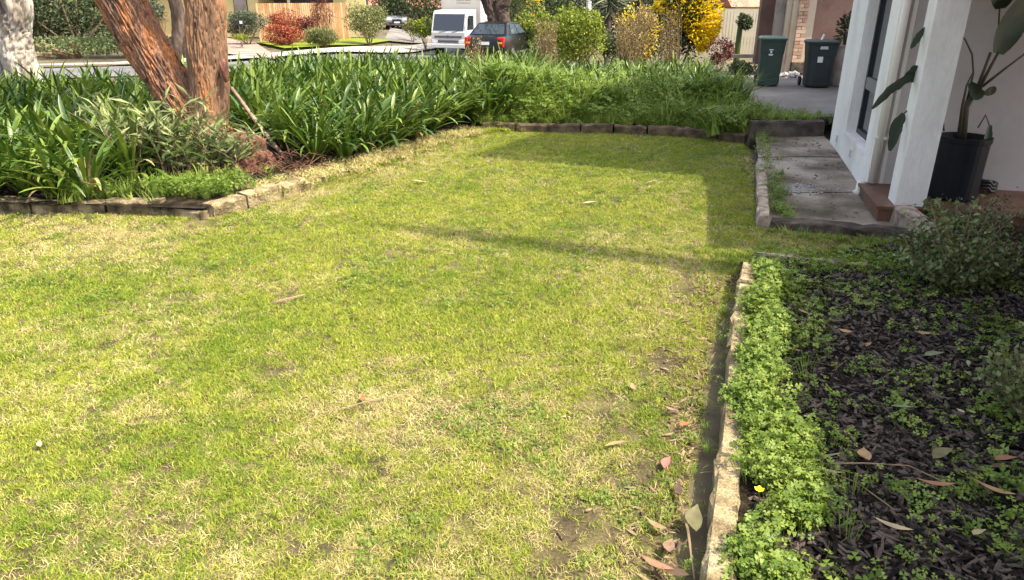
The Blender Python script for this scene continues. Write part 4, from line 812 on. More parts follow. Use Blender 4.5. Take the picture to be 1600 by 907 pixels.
def stemp(pts, rad, name='stem', mat='strelitzia_stem'): return MB().tube(pts, rad, 8).build(name, mat, pp, smooth=True)
stemp([PC + Vector((-.02, 0, .44)), py(1508, 168), py(1527, 138)], [.034, .030, .024])
stemp([PC + Vector((-.05, 0, .44)), py(1504, 165, -.05), py(1510, 135, -.05), py(1521, 112, -.02)], [.016, .012, .008, .006])
def paddle(pts, wid, name='leaf', tear=0):
    pts = [Vector(p) for p in pts]; n = 12; V_ = []; F_ = []
    for k in range(n + 1):
        t = k / n; q = t * (len(pts) - 1); i = min(int(q), len(pts) - 2); p = pts[i].lerp(pts[i + 1], q - i); tg = (pts[i + 1] - pts[i]).normalized(); sd = tg.cross(Vector((0, 1, .25))).normalized(); fw_ = Vector((0, -1, 0))
        wk = wid * .5 * max(.03, math.sin(math.pi * min(1, t * .93 + .05)) ** .55); j = 1 - tear * random.random()
        V_ += [p - sd * wk * j - fw_ * wk * -.25, p, p + sd * wk * (1 - tear * random.random()) - fw_ * wk * -.25]
        if k: o = 3 * k; F_ += [(o - 3, o - 2, o + 1, o), (o - 2, o - 1, o + 2, o + 1)]
    me = bpy.data.meshes.new(name); me.from_pydata([tuple(v - PC) for v in V_], [], F_); me.polygons.foreach_set('use_smooth', [True] * len(F_)); return link(name, me, 'strelitzia', pp)
paddle([py(1558, 84), py(1578, 40), py(1612, 0), py(1640, -40)], .25); stemp([py(1527, 138), py(1548, 82)], [.013, .01]); stemp([py(1530, 138), py(1560, 82)], [.014, .010])
stemp([py(1534, 136), py(1570, 108), py(1610, 78)], [.012, .009, .007]); stemp([py(1560, 45, .05), py(1562, 12, .05)], [.006, .006]); paddle([py(1562, 14, .05), py(1566, -20, .05), py(1570, -60, .05)], .20)
stemp([py(1510, 160), py(1521, 115), py(1519, 85), py(1508, 62), py(1490, 45)], [.008, .007, .007, .006, .005])
paddle([py(1515, 130, -.05), py(1527, 148, -.05), py(1537, 150, -.05)], .09); paddle([py(1537, 146, -.05), py(1548, 142, -.05), py(1556, 143, -.05)], .075)
stemp([py(1528, 200), py(1540, 180), py(1546, 196), py(1548, 205)], .006); paddle([py(1547, 196, -.08), py(1542, 222, -.1), py(1532, 245, -.1), py(1524, 258, -.1)], .10, tear=.4)
paddle([py(1430, 118, -.1), py(1408, 128, -.12), py(1388, 142, -.15), py(1362, 170, -.18)], .10, tear=.3); paddle([py(1450, 118, -.1), py(1430, 114, -.1), py(1412, 122, -.1)], .15, tear=.25)
paddle([py(1412, 178, -.1), py(1400, 196, -.12), py(1390, 236, -.15)], .12, tear=.25); paddle([py(1446, 44, -.1), py(1434, 58, -.1), py(1423, 76, -.12)], .07, tear=.3)
stemp([py(1475, 205), py(1462, 170, -.02), py(1435, 160, -.06), py(1412, 178, -.1)], .006); stemp([py(1475, 205), py(1470, 140, -.03), py(1460, 118, -.05), py(1448, 117, -.1)], .006); stemp([py(1490, 45), py(1470, 38, -.05), py(1446, 44, -.1)], .006)
bc = at(1536, 300, .15); bh = MB()
for k in range(3): bh.tube([bc + Vector((math.cos(a) * .085, math.sin(a) * .07, .02 + k * .028 + .03 * (math.cos(a) < 0))) for a in np.linspace(0, 6.0, 22)], .016, 7)
tag(bh.build('hose_coil', 'black_plastic', smooth=True), 'coil of black hose on the porch beside the pot', 'hose')

# ================================================================== BINS
def wheelie(name, label, p, rz, w0, w1, d0, d1, h, body, lid, rnd):
    t = thing(name, label, 'bin', tuple(p), rz)
    def ring(w_, d_, z, c):
        out = []
        for sx, sy in ((1, 1), (-1, 1), (-1, -1), (1, -1)):
            a0 = {(1, 1): 0, (-1, 1): 90, (-1, -1): 180, (1, -1): 270}[(sx, sy)]
            for k in range(5): a = R(a0 + k * 22.5); out.append((sx * (w_ / 2 - c) + c * math.cos(a), sy * (d_ / 2 - c) + c * math.sin(a), z))
        return out
    def loft(rings):
        m = MB(); n = len(rings[0]); m.add([q for r_ in rings for q in r_], [(i * n + k, i * n + (k + 1) % n, (i + 1) * n + (k + 1) % n, (i + 1) * n + k) for i in range(len(rings) - 1) for k in range(n)] + [tuple(range(n - 1, -1, -1)), tuple(range((len(rings) - 1) * n, len(rings) * n))]); return m
    c = rnd; loft([ring(w0 * .96, d0 * .96, .03, c), ring(w0, d0, .06, c), ring((w0 + w1) / 2, (d0 + d1) / 2, h * .66, c), ring((w0 + w1) / 2 + .012, (d0 + d1) / 2 + .012, h * .665, c), ring(w1, d1, h * .92, c), ring(w1 + .035, d1 + .035, h * .925, c), ring(w1 + .035, d1 + .035, h * .95, c)]).build('body', body, t, local=True)
    l_ = loft([ring(w1 + .05, d1 + .05, h * .951, c), ring(w1 + .05, d1 + .05, h * .972, c), ring(w1 - .02, d1 - .03, h * .995, c), ring(w1 * .6, d1 * .6, h * 1.005, c * .6)]).build('lid', lid, t, local=True)
    MB().tube([(-w1 / 2 + .05, d1 / 2 + .06, h * .93), (w1 / 2 - .05, d1 / 2 + .06, h * .93)], .018, 8).build('handle', lid, t, local=True)
    for sx in (-1, 1):
        ww = MB().tube([(sx * (w0 / 2 + .0), d0 / 2 + .05, .1), (sx * (w0 / 2 + .05), d0 / 2 + .05, .1)], .1, 18).build('wheel', 'tyre', t, local=True); MB().tube([(sx * (w0 / 2 + .051), d0 / 2 + .05, .1), (sx * (w0 / 2 + .056), d0 / 2 + .05, .1)], .05, 12).build('hub', 'plastic_grey', ww, local=True)
    return t
p = on(1198, 134, .012); B1 = wheelie('wheelie_bin', 'narrow green wheelie bin with a paler lid beside the agapanthus', p, R(-13), .45, .54, .48, .62, 1.03, 'bin_green', 'bin_lid', .05)
f = lambda z, w_=0: -(.25 + (.33 - .25) * z / 1.0) - .006
def plate(t, cx, cz, w_, h_, y_, mat, name, tilt=.06): return MB().box((cx, y_, cz), (w_, .006, h_), Matrix.Rotation(-tilt, 3, 'X')).build(name, mat, t, local=True)
plate(B1, -.03, .77, .09, .018, -.306, 'sticker', 'label_text'); plate(B1, -.03, .725, .035, .05, -.303, 'sticker', 'crest'); plate(B1, -.03, .675, .10, .016, -.300, 'sticker', 'label_text'); plate(B1, -.03, .655, .08, .012, -.298, 'sticker', 'label_text')
p = on(1274, 136, .012); B2 = wheelie('wheelie_bin', 'wide slate wheelie bin with a white stick on its lid', p, R(-8), .58, .70, .58, .70, 1.04, 'bin_slate', 'bin_slate', .16)
plate(B2, -.02, .90, .17, .028, -.344, 'sticker', 'label_text', .1); plate(B2, -.02, .865, .18, .022, -.341, 'sticker', 'label_text', .1); plate(B2, -.07, .63, .12, .125, -.331, 'sticker', 'sticker', .07)
B1.scale = (.86, .86, .90); B2.scale = (.80, .80, .84)
a = aty(1281, 68, p.y - .05); b = aty(1288, 54, p.y - .05); tag(MB().tube([a, b], .022, 8).build('white_stick', 'plate'), 'short white stick resting on the slate bin lid', 'stick')
vz = on(1305, 134, .012); tv = thing('clay_urn', 'tall weathered clay urn with a dry plant beside the slate bin', 'urn', tuple(vz)); lathe([(.14, 0), (.16, .03), (.20, .35), (.19, .6), (.14, .72), (.17, .76), (.13, .76)], vz, 18).build('urn', 'ter_pot', tv, smooth=True)
C, D = crown_pts(500, (vz.x + .05, vz.y, vz.z + 1.05), (.22, .2, .42)); foliage('foliage', C, D, .10, .03, 'leaf_dark', tv)

# ================================================================== BRICK HOUSE BY THE BINS
BY = 18.9; bx0 = aty(1240, 100, BY); bh_ = thing('brick_house', 'pink brick house corner with a brown wall behind the bins', 'house', (bx0.x, BY, -.15))
z0 = -.15; x0 = aty(1236, 105, BY).x; x1 = aty(1262, 105, BY).x + .02
MB().box(((x0 + x1) / 2, BY + .16, 1.4), (x1 - x0 - .02, .22, 3.1)).build('mortar_core', 'mortar', bh_)
bm_ = MB().box((0, 0, 0), (.232, .11, .076)).build('brick', 'brick_pink', bh_, local=True, bevel=.004); bmh = MB().box((0, 0, 0), (.112, .11, .076)).build('brick', 'brick_pink', bh_, local=True, bevel=.004); first = [bm_, bmh]
cnt = 0; nb = max(1, int((x1 - x0) / .242))
for k in range(33):
    xx = x0; row = []
    if k % 2: row = ['h'] + ['f'] * (nb - 1) + ['h']
    else: row = ['f'] * nb
    for q in row:
        L_ = .232 if q == 'f' else .112; src = bm_ if q == 'f' else bmh
        o = src if (first and src in first) else src.copy()
        if src in first: first.remove(src)
        else: COL.objects.link(o); o.parent = bh_
        o.location = (xx + L_ / 2 - bx0.x, .05 + random.uniform(-.003, .003), z0 + .28 + k * .086 - (-.15)); xx += L_ + .01
MB().box(((x0 + x1) / 2, BY + .1, z0 + .12), (x1 - x0 + .02, .3, .26)).build('plinth', 'timber_dark', bh_)
xr = aty(1345, 100, BY + .6).x + 3
MB().box(((x1 + xr) / 2, BY + .5, 1.4), (xr - x1, .2, 3.2)).build('wall', 'wall_brown', bh_)
xl = aty(1218, 105, BY + .2).x
for i, (pa, pb, mt) in enumerate(((1226, 1234.5, 'post_cream'), (1219, 1225.5, 'post_cream'))):
    a = aty(pa, 110, BY + .1).x; b = aty(pb, 110, BY + .1).x; MB().box(((a + b) / 2, BY + .12 + i * .1, 1.4), (b - a, .1, 3.2)).build('corner_post', mt, bh_)
a = aty(1234.6, 110, BY + .1).x; b = x0 - .003; MB().box(((a + b) / 2, BY + .2, 1.4), (b - a, .1, 3.2)).build('door', 'wall_brown', bh_)
m = MB(); m.box(((x0 + xr) / 2 + .3, BY + 1.5, 3.15), (xr - x0 + 1.6, 4.0, .15)); m.build('roof', 'roof_red', bh_)
MB().box(((x0 + xr) / 2, BY + 3.0, 1.4), (xr - x0, .2, 3.2)).build('rear_wall', 'wall_brown', bh_)
for px_, lab in ((1206, 'grey timber post behind the narrow green bin, nearer the cream fence'), (1214, 'grey timber post behind the narrow green bin, nearer the brick house')):
    q = aty(px_ - 2, 62, BY + .4); tag(MB().box((q.x + .1, BY + .4, 1.2), (.13, .13, 2.9)).build('fence_post', 'post_grey'), lab, 'post')
m = MB()
for i in range(60):
    q = on(random.uniform(1212, 1252), random.uniform(110, 122), .02); s_ = random.uniform(.04, .14); m.box((q.x, q.y, q.z + s_ * .25), (s_, s_ * .8, s_ * .6), Euler((random.random(), random.random(), random.random() * 3)).to_matrix())
tag(m.build('rubble_heap', 'rubble'), 'loose rubble at the foot of the brick corner', None, None, 'stuff')

# ================================================================== FENCES
def panel_fence(name, label, a, b, h, mat, n, rail=True, th=.02, gap=.15, z=None):
    a = Vector(a); b = Vector(b); t = thing(name, label, 'fence', (a.x, a.y, a.z)); d = (b - a); ang = math.atan2(d.y, d.x); w_ = d.length / n
    src = MB().box((0, 0, h / 2), (w_ * (1 - gap), th, h)).build('slat', mat, t, local=True)
    for k in range(n):
        o = src if k == 0 else src.copy()
        if k: COL.objects.link(o); o.parent = t
        c = d * ((k + .5) / n); o.location = (c.x, c.y, c.z); o.rotation_euler = (0, 0, ang)
    nn = Vector((-math.sin(ang), math.cos(ang), 0))
    for zz in (.25, .62, .97):
        if rail: MB().box(tuple(a + d * .5 + nn * (th / 2 + .026) + Vector((0, 0, h * zz - (a.z - b.z) * 0))), (d.length, .05, .07), ang).build('rail', mat, t)
    return t
MB_ = MB
FA = aty(404, 48, 40.5); FBp = aty(548, 60, 43.0); FA.z = FBp.z = -.72
panel_fence('timber_fence', 'honey coloured timber paling fence behind the red hedge', FA, FBp, 1.95, 'fence_wood', 44)
CA = aty(1112, 80, 33.0); CB = aty(1212, 80, 31.5); CA.z = CB.z = -.75
cf = panel_fence('metal_fence', 'cream ribbed metal fence beyond the yellow blossom shrub', CA - Vector((.3, 0, 0)), CB + Vector((3, 0, 0)), 1.82, 'fence_cream', 44, gap=.12, th=.03)
d_ = (CB - CA); MB().box(tuple((CA + CB) / 2 + Vector((1.35, -.06, 1.82))), (d_.length + 3.3, .08, .05), math.atan2(d_.y, d_.x)).build('capping', 'fence_cream', cf)
for zz in (.55, 1.25): MB().box(tuple((CA + CB) / 2 + Vector((1.35, -.04, zz))), (d_.length + 3.3, .03, .05), math.atan2(d_.y, d_.x)).build('rail', 'fence_cream', cf)

# ================================================================== FAR HOUSES
def bbox(m, x0, x1, y0, y1, z0, z1): return m.box(((x0 + x1) / 2, (y0 + y1) / 2, (z0 + z1) / 2), (x1 - x0, y1 - y0, z1 - z0))
YH = 46; ax = lambda p_: aty(p_, 10, YH).x
yh = thing('yellow_house', 'pale yellow house across the street behind the gum tree', 'house', (ax(300), YH, -.75))
bbox(MB(), ax(205), ax(404), YH, YH + 6, -.75, 2.9).build('wall', 'wall_yellow', yh)
w1 = bbox(MB(), ax(366), ax(387), YH - .06, YH - .003, -.1, 2.1).build('window', 'window_frame', yh); bbox(MB(), ax(367), ax(386), YH - .09, YH - .061, -.05, 2.05).build('curtain', 'post_grey', w1)
d1 = bbox(MB(), ax(212), ax(228), YH - .06, YH - .003, -.7, 2.1).build('door', 'door_wood', yh); bbox(MB(), ax(216), ax(233), YH - .6, YH - .1, -.7, .35).build('dark_box', 'plastic_grey', yh)
bbox(MB(), ax(345), ax(349), YH - .06, YH - .003, -.7, 2.2).build('brick_pier', 'brick_pink', yh)
bbox(MB(), ax(200), ax(410), YH - .8, YH + 6.5, 2.9, 3.1).build('roof', 'roof_red', yh)
cp = thing('carport', 'dark carport opening above the timber fence', 'carport', (ax(430), YH, -.75)); bbox(MB(), ax(404.5), ax(560), YH + 3, YH + 3.3, -.75, 2.6).build('rear_wall', 'plastic_grey', cp); bbox(MB(), ax(404.5), ax(560), YH - 1, YH + 3.3, 2.6, 2.8).build('roof', 'roof_red', cp)
bbox(MB(), ax(453), ax(457), YH - .5, YH - .4, -.75, 2.6).build('post', 'post_cream', cp); bbox(MB(), ax(520), ax(570), YH + .2, YH + .4, -.75, 2.6).build('side_wall', 'wall_yellow', cp)
def gable_house(name, label, pa, pb, yd, ze, zr, wall, roof='roof_red'):
    a = aty(pa, 10, yd).x; b = aty(pb, 10, yd).x; t = thing(name, label, 'house', ((a + b) / 2, yd, -.8)); bbox(MB(), a, b, yd, yd + 8, -.8, ze).build('wall', wall, t); m = MB(); e = .4
    m.add([(a - e, yd - e, ze), (b + e, yd - e, ze), (b + e, yd + 8 + e, ze), (a - e, yd + 8 + e, ze), (a - e, yd + 4, zr), (b + e, yd + 4, zr)], [(0, 1, 5, 4), (2, 3, 4, 5), (0, 4, 3), (1, 2, 5), (3, 2, 1, 0)]); r_ = m.build('roof', roof, t)
    bbox(MB(), a + 1, a + 2.5, yd - .05, yd - .003, 0, max(.3, ze - .4)).build('window', 'glass_dark', t); return t
gable_house('red_roof_house', 'distant house with a red tiled roof behind the dark hedge', 560, 690, 66, .55, 3.0, 'wall_yellow')
gable_house('red_roof_house', 'distant house with a red roof above the cream metal fence', 1150, 1260, 48, .95, 3.0, 'wall_yellow')

# ================================================================== VEHICLES
def wheel(t, x, y, z, r_, wd, side):
    w_ = MB().tube([(x, y - wd / 2, z), (x, y + wd / 2, z)], r_, 22).build('wheel', 'tyre', t, local=True)
    yy = y + side * (wd / 2 + .002); MB().tube([(x, yy, z), (x, yy + side * .015, z)], r_ * .66, 16).build('rim', 'rim', w_, local=True)
def car(name, label, loc, rz, paint, st, belt, glass='glass_dark', rear=True):
    """st: stations (x, half width, z bottom, z top of body line, roof z or None)"""
    t = thing(name, label, 'car', tuple(loc), rz); m = MB(); n = 12; rings = []
    for x_, hw_, zb, zt in st:
        rings.append([(x_, -hw_ * .90, zb), (x_, -hw_, zb + .18), (x_, -hw_ * 1.0, zb + (zt - zb) * .6), (x_, -hw_ * .965, zt - .04), (x_, -hw_ * .82, zt), (x_, 0, zt + .015), (x_, hw_ * .82, zt), (x_, hw_ * .965, zt - .04), (x_, hw_, zb + (zt - zb) * .6), (x_, hw_, zb + .18), (x_, hw_ * .90, zb), (x_, 0, zb)])
    fs = [(i * n + k, (i + 1) * n + k, (i + 1) * n + (k + 1) % n, i * n + (k + 1) % n) for i in range(len(st) - 1) for k in range(n)] + [tuple(range(n)), tuple(range((len(st) - 1) * n + n - 1, (len(st) - 1) * n - 1, -1))]
    m.add([q for r_ in rings for q in r_], fs); b = m.build('body', paint, t, local=True, smooth=True); md = b.modifiers.new('bevel', 'BEVEL'); md.width = .03; md.segments = 2; md.limit_method = 'ANGLE'
    return t
# black sedan parked beyond the agapanthus
cl_ = aty(757, 94, 29.0); cl_.z = gz(cl_.x, 29.0)
ca = car('black_sedan', 'black sedan parked with its red tail lamps towards the lawn', (cl_.x, 28.6, cl_.z + .02), math.atan2(.955, .30), 'paint_black', [(0, .72, .38, .86), (.06, .80, .30, .95), (.5, .85, .22, 1.0), (1.0, .87, .2, .99), (2.2, .87, .2, .97), (3.1, .86, .2, .96), (3.9, .82, .22, .86), (4.25, .74, .28, .74), (4.4, .6, .36, .62)], 1)
def cabin(t, base, top, zb, zt, wb, wt, paint, inset=.0):
    """greenhouse: base x0..x3 at belt, top x1..x2 at roof"""
    xa, xd = base; xb, xc = top; m = MB(); n = 5; mid = (xb + xc) / 2
    V_ = [(xa, -wb, zb), (xd, -wb, zb), (xd, wb, zb), (xa, wb, zb), (xb, -wt, zt - .03), (xc, -wt, zt - .03), (xc, wt, zt - .03), (xb, wt, zt - .03), (mid, -wt * .9, zt + .005), (mid, wt * .9, zt + .005)]
    m.add(V_, [(0, 1, 5, 8, 4), (2, 3, 7, 9, 6), (3, 0, 4, 7), (1, 2, 6, 5), (4, 8, 9, 7), (8, 5, 6, 9)])
    o = m.build('cabin', paint, t, local=True); bv = o.modifiers.new('bevel', 'BEVEL'); bv.width = .05; bv.segments = 3; bv.limit_method = 'ANGLE'; return o
def pane(par, q, mat, off=.006, name='window', inset=.0):
    q = [Vector(v) for v in q]; nn = (q[1] - q[0]).cross(q[3] - q[0]).normalized() * off; m = MB(); m.add([v + nn for v in q] + [v + nn * .1 for v in q], [(0, 1, 2, 3), (0, 4, 5, 1), (1, 5, 6, 2), (2, 6, 7, 3), (3, 7, 4, 0)]); return m.build(name, mat, par, local=True)
def lerp2(a, b, t): return tuple(a[i] + (b[i] - a[i]) * t for i in range(3))
def quad_in(a, b, c, d, i0, i1, j0, j1):
    def pt(u, v): return lerp2(lerp2(a, b, u), lerp2(d, c, u), v)
    return [pt(i0, j0), pt(i1, j0), pt(i1, j1), pt(i0, j1)]
wb, wt, zb_, zt_ = .80, .60, .96, 1.44
cab = cabin(ca, (.42, 3.25), (1.05, 2.45), zb_, zt_, wb, wt, 'paint_black')
A_, B_, C_, D_ = (.42, wb, zb_), (.42, -wb, zb_), (1.05, -wt, zt_ - .03), (1.05, wt, zt_ - .03); pane(cab, quad_in(A_, B_, C_, D_, .08, .92, .12, .9), 'glass_dark', .012, 'rear_window')
A_, B_, C_, D_ = (3.25, -wb, zb_), (3.25, wb, zb_), (2.45, wt, zt_ - .03), (2.45, -wt, zt_ - .03); pane(cab, quad_in(A_, B_, C_, D_, .06, .94, .08, .92), 'glass_dark', .012, 'windscreen')
for sd in (-1, 1):
    A_, B_, C_, D_ = (.42, sd * wb, zb_), (3.25, sd * wb, zb_), (2.45, sd * wt, zt_ - .03), (1.05, sd * wt, zt_ - .03)
    for i0, i1 in ((.16, .50), (.53, .86)):
        q = quad_in(A_, B_, C_, D_, i0, i1, .10, .86); pane(cab, q if sd < 0 else [q[1], q[0], q[3], q[2]], 'glass_sky', .02, 'side_window')
    tl = MB().box((.10, sd * .66, .76), (.20, .26, .36)).build('tail_lamp', 'lamp_red', ca, local=True, bevel=.03); MB().box((.0, sd * .64, .74), (.012, .17, .07)).build('reflector', 'lamp_amber', tl, local=True)
    for x_ in (.85, 3.5): wheel(ca, x_, sd * .78, .31, .31, .2, sd)
    mir = MB().box((2.75, sd * .93, .98), (.10, .16, .12)).build('mirror', 'paint_black', ca, local=True, bevel=.02)
    MB().box((1.75, sd * .872, .80), (.14, .02, .03)).build('door_handle', 'chrome', ca, local=True); MB().box((2.65, sd * .866, .80), (.14, .02, .03)).build('door_handle', 'chrome', ca, local=True)
    MB().box((2.0, sd * .865, .32), (2.3, .03, .06)).build('sill_strip', 'rim', ca, local=True)
MB().box((-.0, 0, .48), (.10, 1.5, .2)).build('rear_bumper', 'paint_black', ca, local=True, bevel=.03); MB().box((-.01, 0, .72), (.02, .42, .11)).build('number_plate', 'plate', ca, local=True); MB().box((.04, 0, .87), (.03, .5, .03)).build('boot_trim', 'chrome', ca, local=True)
# white moving truck
tp = Vector((-3.25, 38.6, 0)); tp.z = gz(-3.25, 38.6)
tk = thing('box_truck', 'white box truck facing the lawn behind the black sedan', 'truck', tuple(tp), math.atan2(-.95, -.33))
m = MB(); prof = [(0, .42), (.02, 1.12), (-.30, 2.02), (-.46, 2.16), (-1.55, 2.2), (-1.55, .6), (-1.1, .42)]
m.extr(prof, lambda p_, a_: (p_[0], a_, p_[1]), -.95, .95); m.f = [tuple(reversed(f_)) for f_ in m.f]; cb = m.build('cab', 'paint_white', tk, local=True, bevel=.05)
A_, B_, C_, D_ = (.02, -.95, 1.12), (.02, .95, 1.12), (-.30, .95, 2.02), (-.30, -.95, 2.02); pane(cb, quad_in(A_, B_, C_, D_, .06, .94, .10, .97), 'glass_dark', .016, 'windscreen')
for sd in (-1, 1):
    q = [(-.22, sd * .95, 1.25), (-1.1, sd * .95, 1.25), (-1.1, sd * .95, 1.92), (-.42, sd * .95, 1.92)]; pane(cb, q if sd > 0 else [q[1], q[0], q[3], q[2]], 'glass_dark', .012, 'side_window')
    hl = MB().box((.01, sd * .74, .70), (.06, .32, .16)).build('headlight', 'lamp_clear', tk, local=True, bevel=.02); MB().box((.015, sd * .92, .70), (.06, .06, .14)).build('indicator', 'lamp_amber', hl, local=True)
    mi = MB().box((-.05, sd * 1.14, 1.62), (.08, .16, .34)).build('mirror', 'black_plastic', tk, local=True, bevel=.02); MB().tube([(-.1, sd * .94, 1.85), (-.05, sd * 1.14, 1.82)], .015, 6).build('mirror_arm', 'black_plastic', mi, local=True)
    for x_ in (-.75, -4.0): wheel(tk, x_, sd * .85, .38, .38, .24, sd)
MB().box((.03, 0, .92), (.04, 1.5, .10)).build('grille', 'plastic_grey', tk, local=True); MB().box((.035, 0, .70), (.05, 1.1, .10)).build('grille', 'plastic_grey', tk, local=True); MB().box((.03, 0, .48), (.14, 1.9, .2)).build('bumper', 'paint_white', tk, local=True, bevel=.03)
MB().tube([(.05, 0, .93), (.065, 0, .93)], .07, 14).build('badge', 'plastic_grey', tk, local=True)
wp = MB(); wp.tube([(.035, -.5, 1.14), (-.03, .1, 1.22)], .012, 5); wp.tube([(.035, .2, 1.14), (-.03, .7, 1.22)], .012, 5); wp.build('wiper', 'black_plastic', tk, local=True)
cg = MB().box((-3.9, 0, 2.05), (4.3, 2.25, 2.5)).build('cargo_box', 'box_white', tk, local=True, bevel=.03)
MB().box((-3.0, 0, .62), (5.2, .8, .2)).build('chassis', 'plastic_grey', tk, local=True)
def text(s_, par, loc, size, rot, mat):
    c_ = bpy.data.curves.new('lettering', 'FONT'); c_.body = s_; c_.size = size; c_.align_x = 'CENTER'; c_.extrude = .002; o = bpy.data.objects.new('lettering', c_); COL.objects.link(o); me = bpy.data.meshes.new_from_object(o); bpy.data.objects.remove(o); me.materials.clear(); o = link('lettering', me, mat, par); o.location = loc; o.rotation_euler = rot
text('CENTRAL', cg, (-1.745, .15, 2.60), .20, (math.pi / 2, 0, math.pi / 2), 'lettering')
for yy_, w_, zz in ((-.02, .36, 2.88), (.38, .36, 2.88)): MB().box((-1.745 - wloc(cg).x * 0, yy_, zz), (.006, w_, .10)).build('faded_print', 'post_grey', cg, local=True)
MB().box((-1.745, .15, 2.50), (.006, .8, .04)).build('faded_print', 'post_grey', cg, local=True)
# silver car down the far driveway
sc_ = on(621, 47, .0); sv = car('silver_car', 'silver car facing forward in the driveway beyond the round bush', (sc_.x, sc_.y, sc_.z + .02), math.atan2(-1, .12), 'paint_silver', [(-4.2, .7, .4, .9), (-3.6, .85, .25, 1.0), (-1.2, .88, .22, 1.0), (-.4, .85, .24, .9), (-.05, .75, .3, .72), (0, .66, .36, .66)], 1)
cs = cabin(sv, (-4.0, -.9), (-3.6, -1.6), .98, 1.55, .8, .62, 'paint_silver'); A_, B_, C_, D_ = (-.9, -.8, .98), (-.9, .8, .98), (-1.6, .62, 1.52), (-1.6, -.62, 1.52); pane(cs, quad_in(A_, B_, C_, D_, .06, .94, .08, .94), 'glass_dark', .02, 'windscreen')
for sd in (-1, 1):
    MB().box((-.08, sd * .58, .74), (.14, .3, .16)).build('headlight', 'lamp_clear', sv, local=True, bevel=.02); MB().box((-1.0, sd * .98, 1.02), (.1, .16, .12)).build('mirror', 'paint_silver', sv, local=True)
    for x_ in (-.85, -3.4): wheel(sv, x_, sd * .78, .33, .33, .2, sd)
MB().box((.0, 0, .62), (.05, .7, .2)).build('grille', 'black_plastic', sv, local=True); MB().box((.01, 0, .44), (.05, 1.2, .12)).build('lower_grille', 'black_plastic', sv, local=True); MB().box((.04, 0, .5), (.02, .4, .1)).build('number_plate', 'plate', sv, local=True)
# dark car behind the green bin
dc = on(1186, 82, .0); dcar = car('dark_car', 'dark blue car half hidden behind the narrow green bin', (dc.x - .5, 27.5, gz(dc.x, 27.5) + .02), 0.0, 'paint_black', [(0, .66, .36, .66), (.1, .75, .3, .78), (.6, .85, .24, .9), (1.2, .88, .22, .98), (3.8, .86, .22, .98), (4.2, .7, .4, .9)], 1)
c2 = cabin(dcar, (.95, 4.0), (1.7, 3.4), .96, 1.45, .8, .62, 'paint_black'); A_, B_, C_, D_ = (.95, -.8, .96), (4.0, -.8, .96), (3.4, -.62, 1.42), (1.7, -.62, 1.42); pane(c2, quad_in(A_, B_, C_, D_, .1, .9, .1, .88), 'glass_sky', .02, 'side_window')
A_, B_, C_, D_ = (.95, .8, .96), (.95, -.8, .96), (1.7, -.62, 1.42), (1.7, .62, 1.42); pane(c2, quad_in(A_, B_, C_, D_, .06, .94, .08, .92), 'glass_sky', .015, 'windscreen')
for sd in (-1, 1):
    for x_ in (.8, 3.4): wheel(dcar, x_, sd * .78, .32, .32, .2, sd)
    MB().box((.06, sd * .55, .68), (.1, .3, .12)).build('headlight', 'lamp_clear', dcar, local=True)

# ================================================================== BACKGROUND PLANTING
def bush(name, label, c, rad, n, L, W_, mat, seed, cat='bush', stem='twig', lump=.3, inner=.5, extra=None, up=.3):
    base = Vector((c[0], c[1], gz(c[0], c[1]))); t = thing(name, label, cat, tuple(base)); r = np.random.default_rng(seed); cc = (c[0], c[1], c[2]); m = MB()
    for i in range(7):
        d = unit(r.normal(size=3)); e = np.array(cc) + d * np.array(rad) * .7; m.tube([tuple(base), tuple((np.array(base) + e) / 2 + r.normal(0, .05, 3)), tuple(e)], [.03 * rad[0], .02 * rad[0], .008 * rad[0]], 5)
    m.build('stem', stem, t); C, D = crown_pts(n, cc, rad, r, inner, lump, seed); k = C[:, 2] > base.z + .03; C, D = C[k], D[k]; foliage('foliage', C, D * .6 + r.normal(size=D.shape) * .8 + [0, 0, up], r.uniform(.6, 1.2, len(C)) * L, W_, mat, t, r=r)
    if extra:
        m2, frac, fn = extra; n2 = int(n * frac); C, D = crown_pts(n2, cc, tuple(q * 1.04 for q in rad), r, .85, lump, seed); k = fn(C, D); foliage('blossom', C[k], D[k], r.uniform(.6, 1.2, int(k.sum())) * L, W_, m2, t, r=r)
    return t
def pb(px_, py_, y): p_ = aty(px_, py_, y); return (p_.x, p_.y, p_.z)
bush('round_bush', 'large rounded olive green bush beside the silver car', pb(574, 33, 40), (1.10, 1.0, 1.02), 4200, .13, .06, 'leaf_tuss', 21)
bush('grey_bush', 'low spreading grey green bush in front of the yellow house', pb(384, 36, 38.5), (1.45, .8, .62), 4200, .12, .05, 'leaf_grey', 22)
bush('red_hedge', 'clipped low red leaved hedge on the far verge', pb(444, 54, 37.5), (1.18, .5, .48), 4200, .09, .05, 'leaf_red', 23, lump=.15, cat='hedge')
bush('plum_bush', 'darker red bush behind the clipped red hedge', pb(444, 32, 39.5), (1.05, .5, .55), 2000, .10, .05, 'leaf_red', 24)
bush('plum_bush', 'dark plum bush against the timber fence behind the red hedge', pb(474, 36, 39.8), (.8, .4, .45), 1500, .10, .05, 'leaf_plum', 25)
bush('tussock', 'row of green reedy tussocks right of the red hedge', pb(503, 56, 37.5), (.95, .4, .5), 2600, .28, .02, 'leaf_tuss', 26, up=1.6, cat='tussock')
bush('weeping_shrub', 'bare reddish weeping shrub hanging over the timber fence', pb(505, 22, 40.5), (.75, .5, 1.3), 800, .3, .012, 'leaf_plum', 27, up=-1.2, cat='shrub', inner=.2)
bush('pale_tussock', 'small pale tussock on the bare bed before the grey bush', pb(376, 58, 36), (.42, .4, .2), 500, .14, .02, 'leaf_bright', 28, up=1.2, cat='tussock')
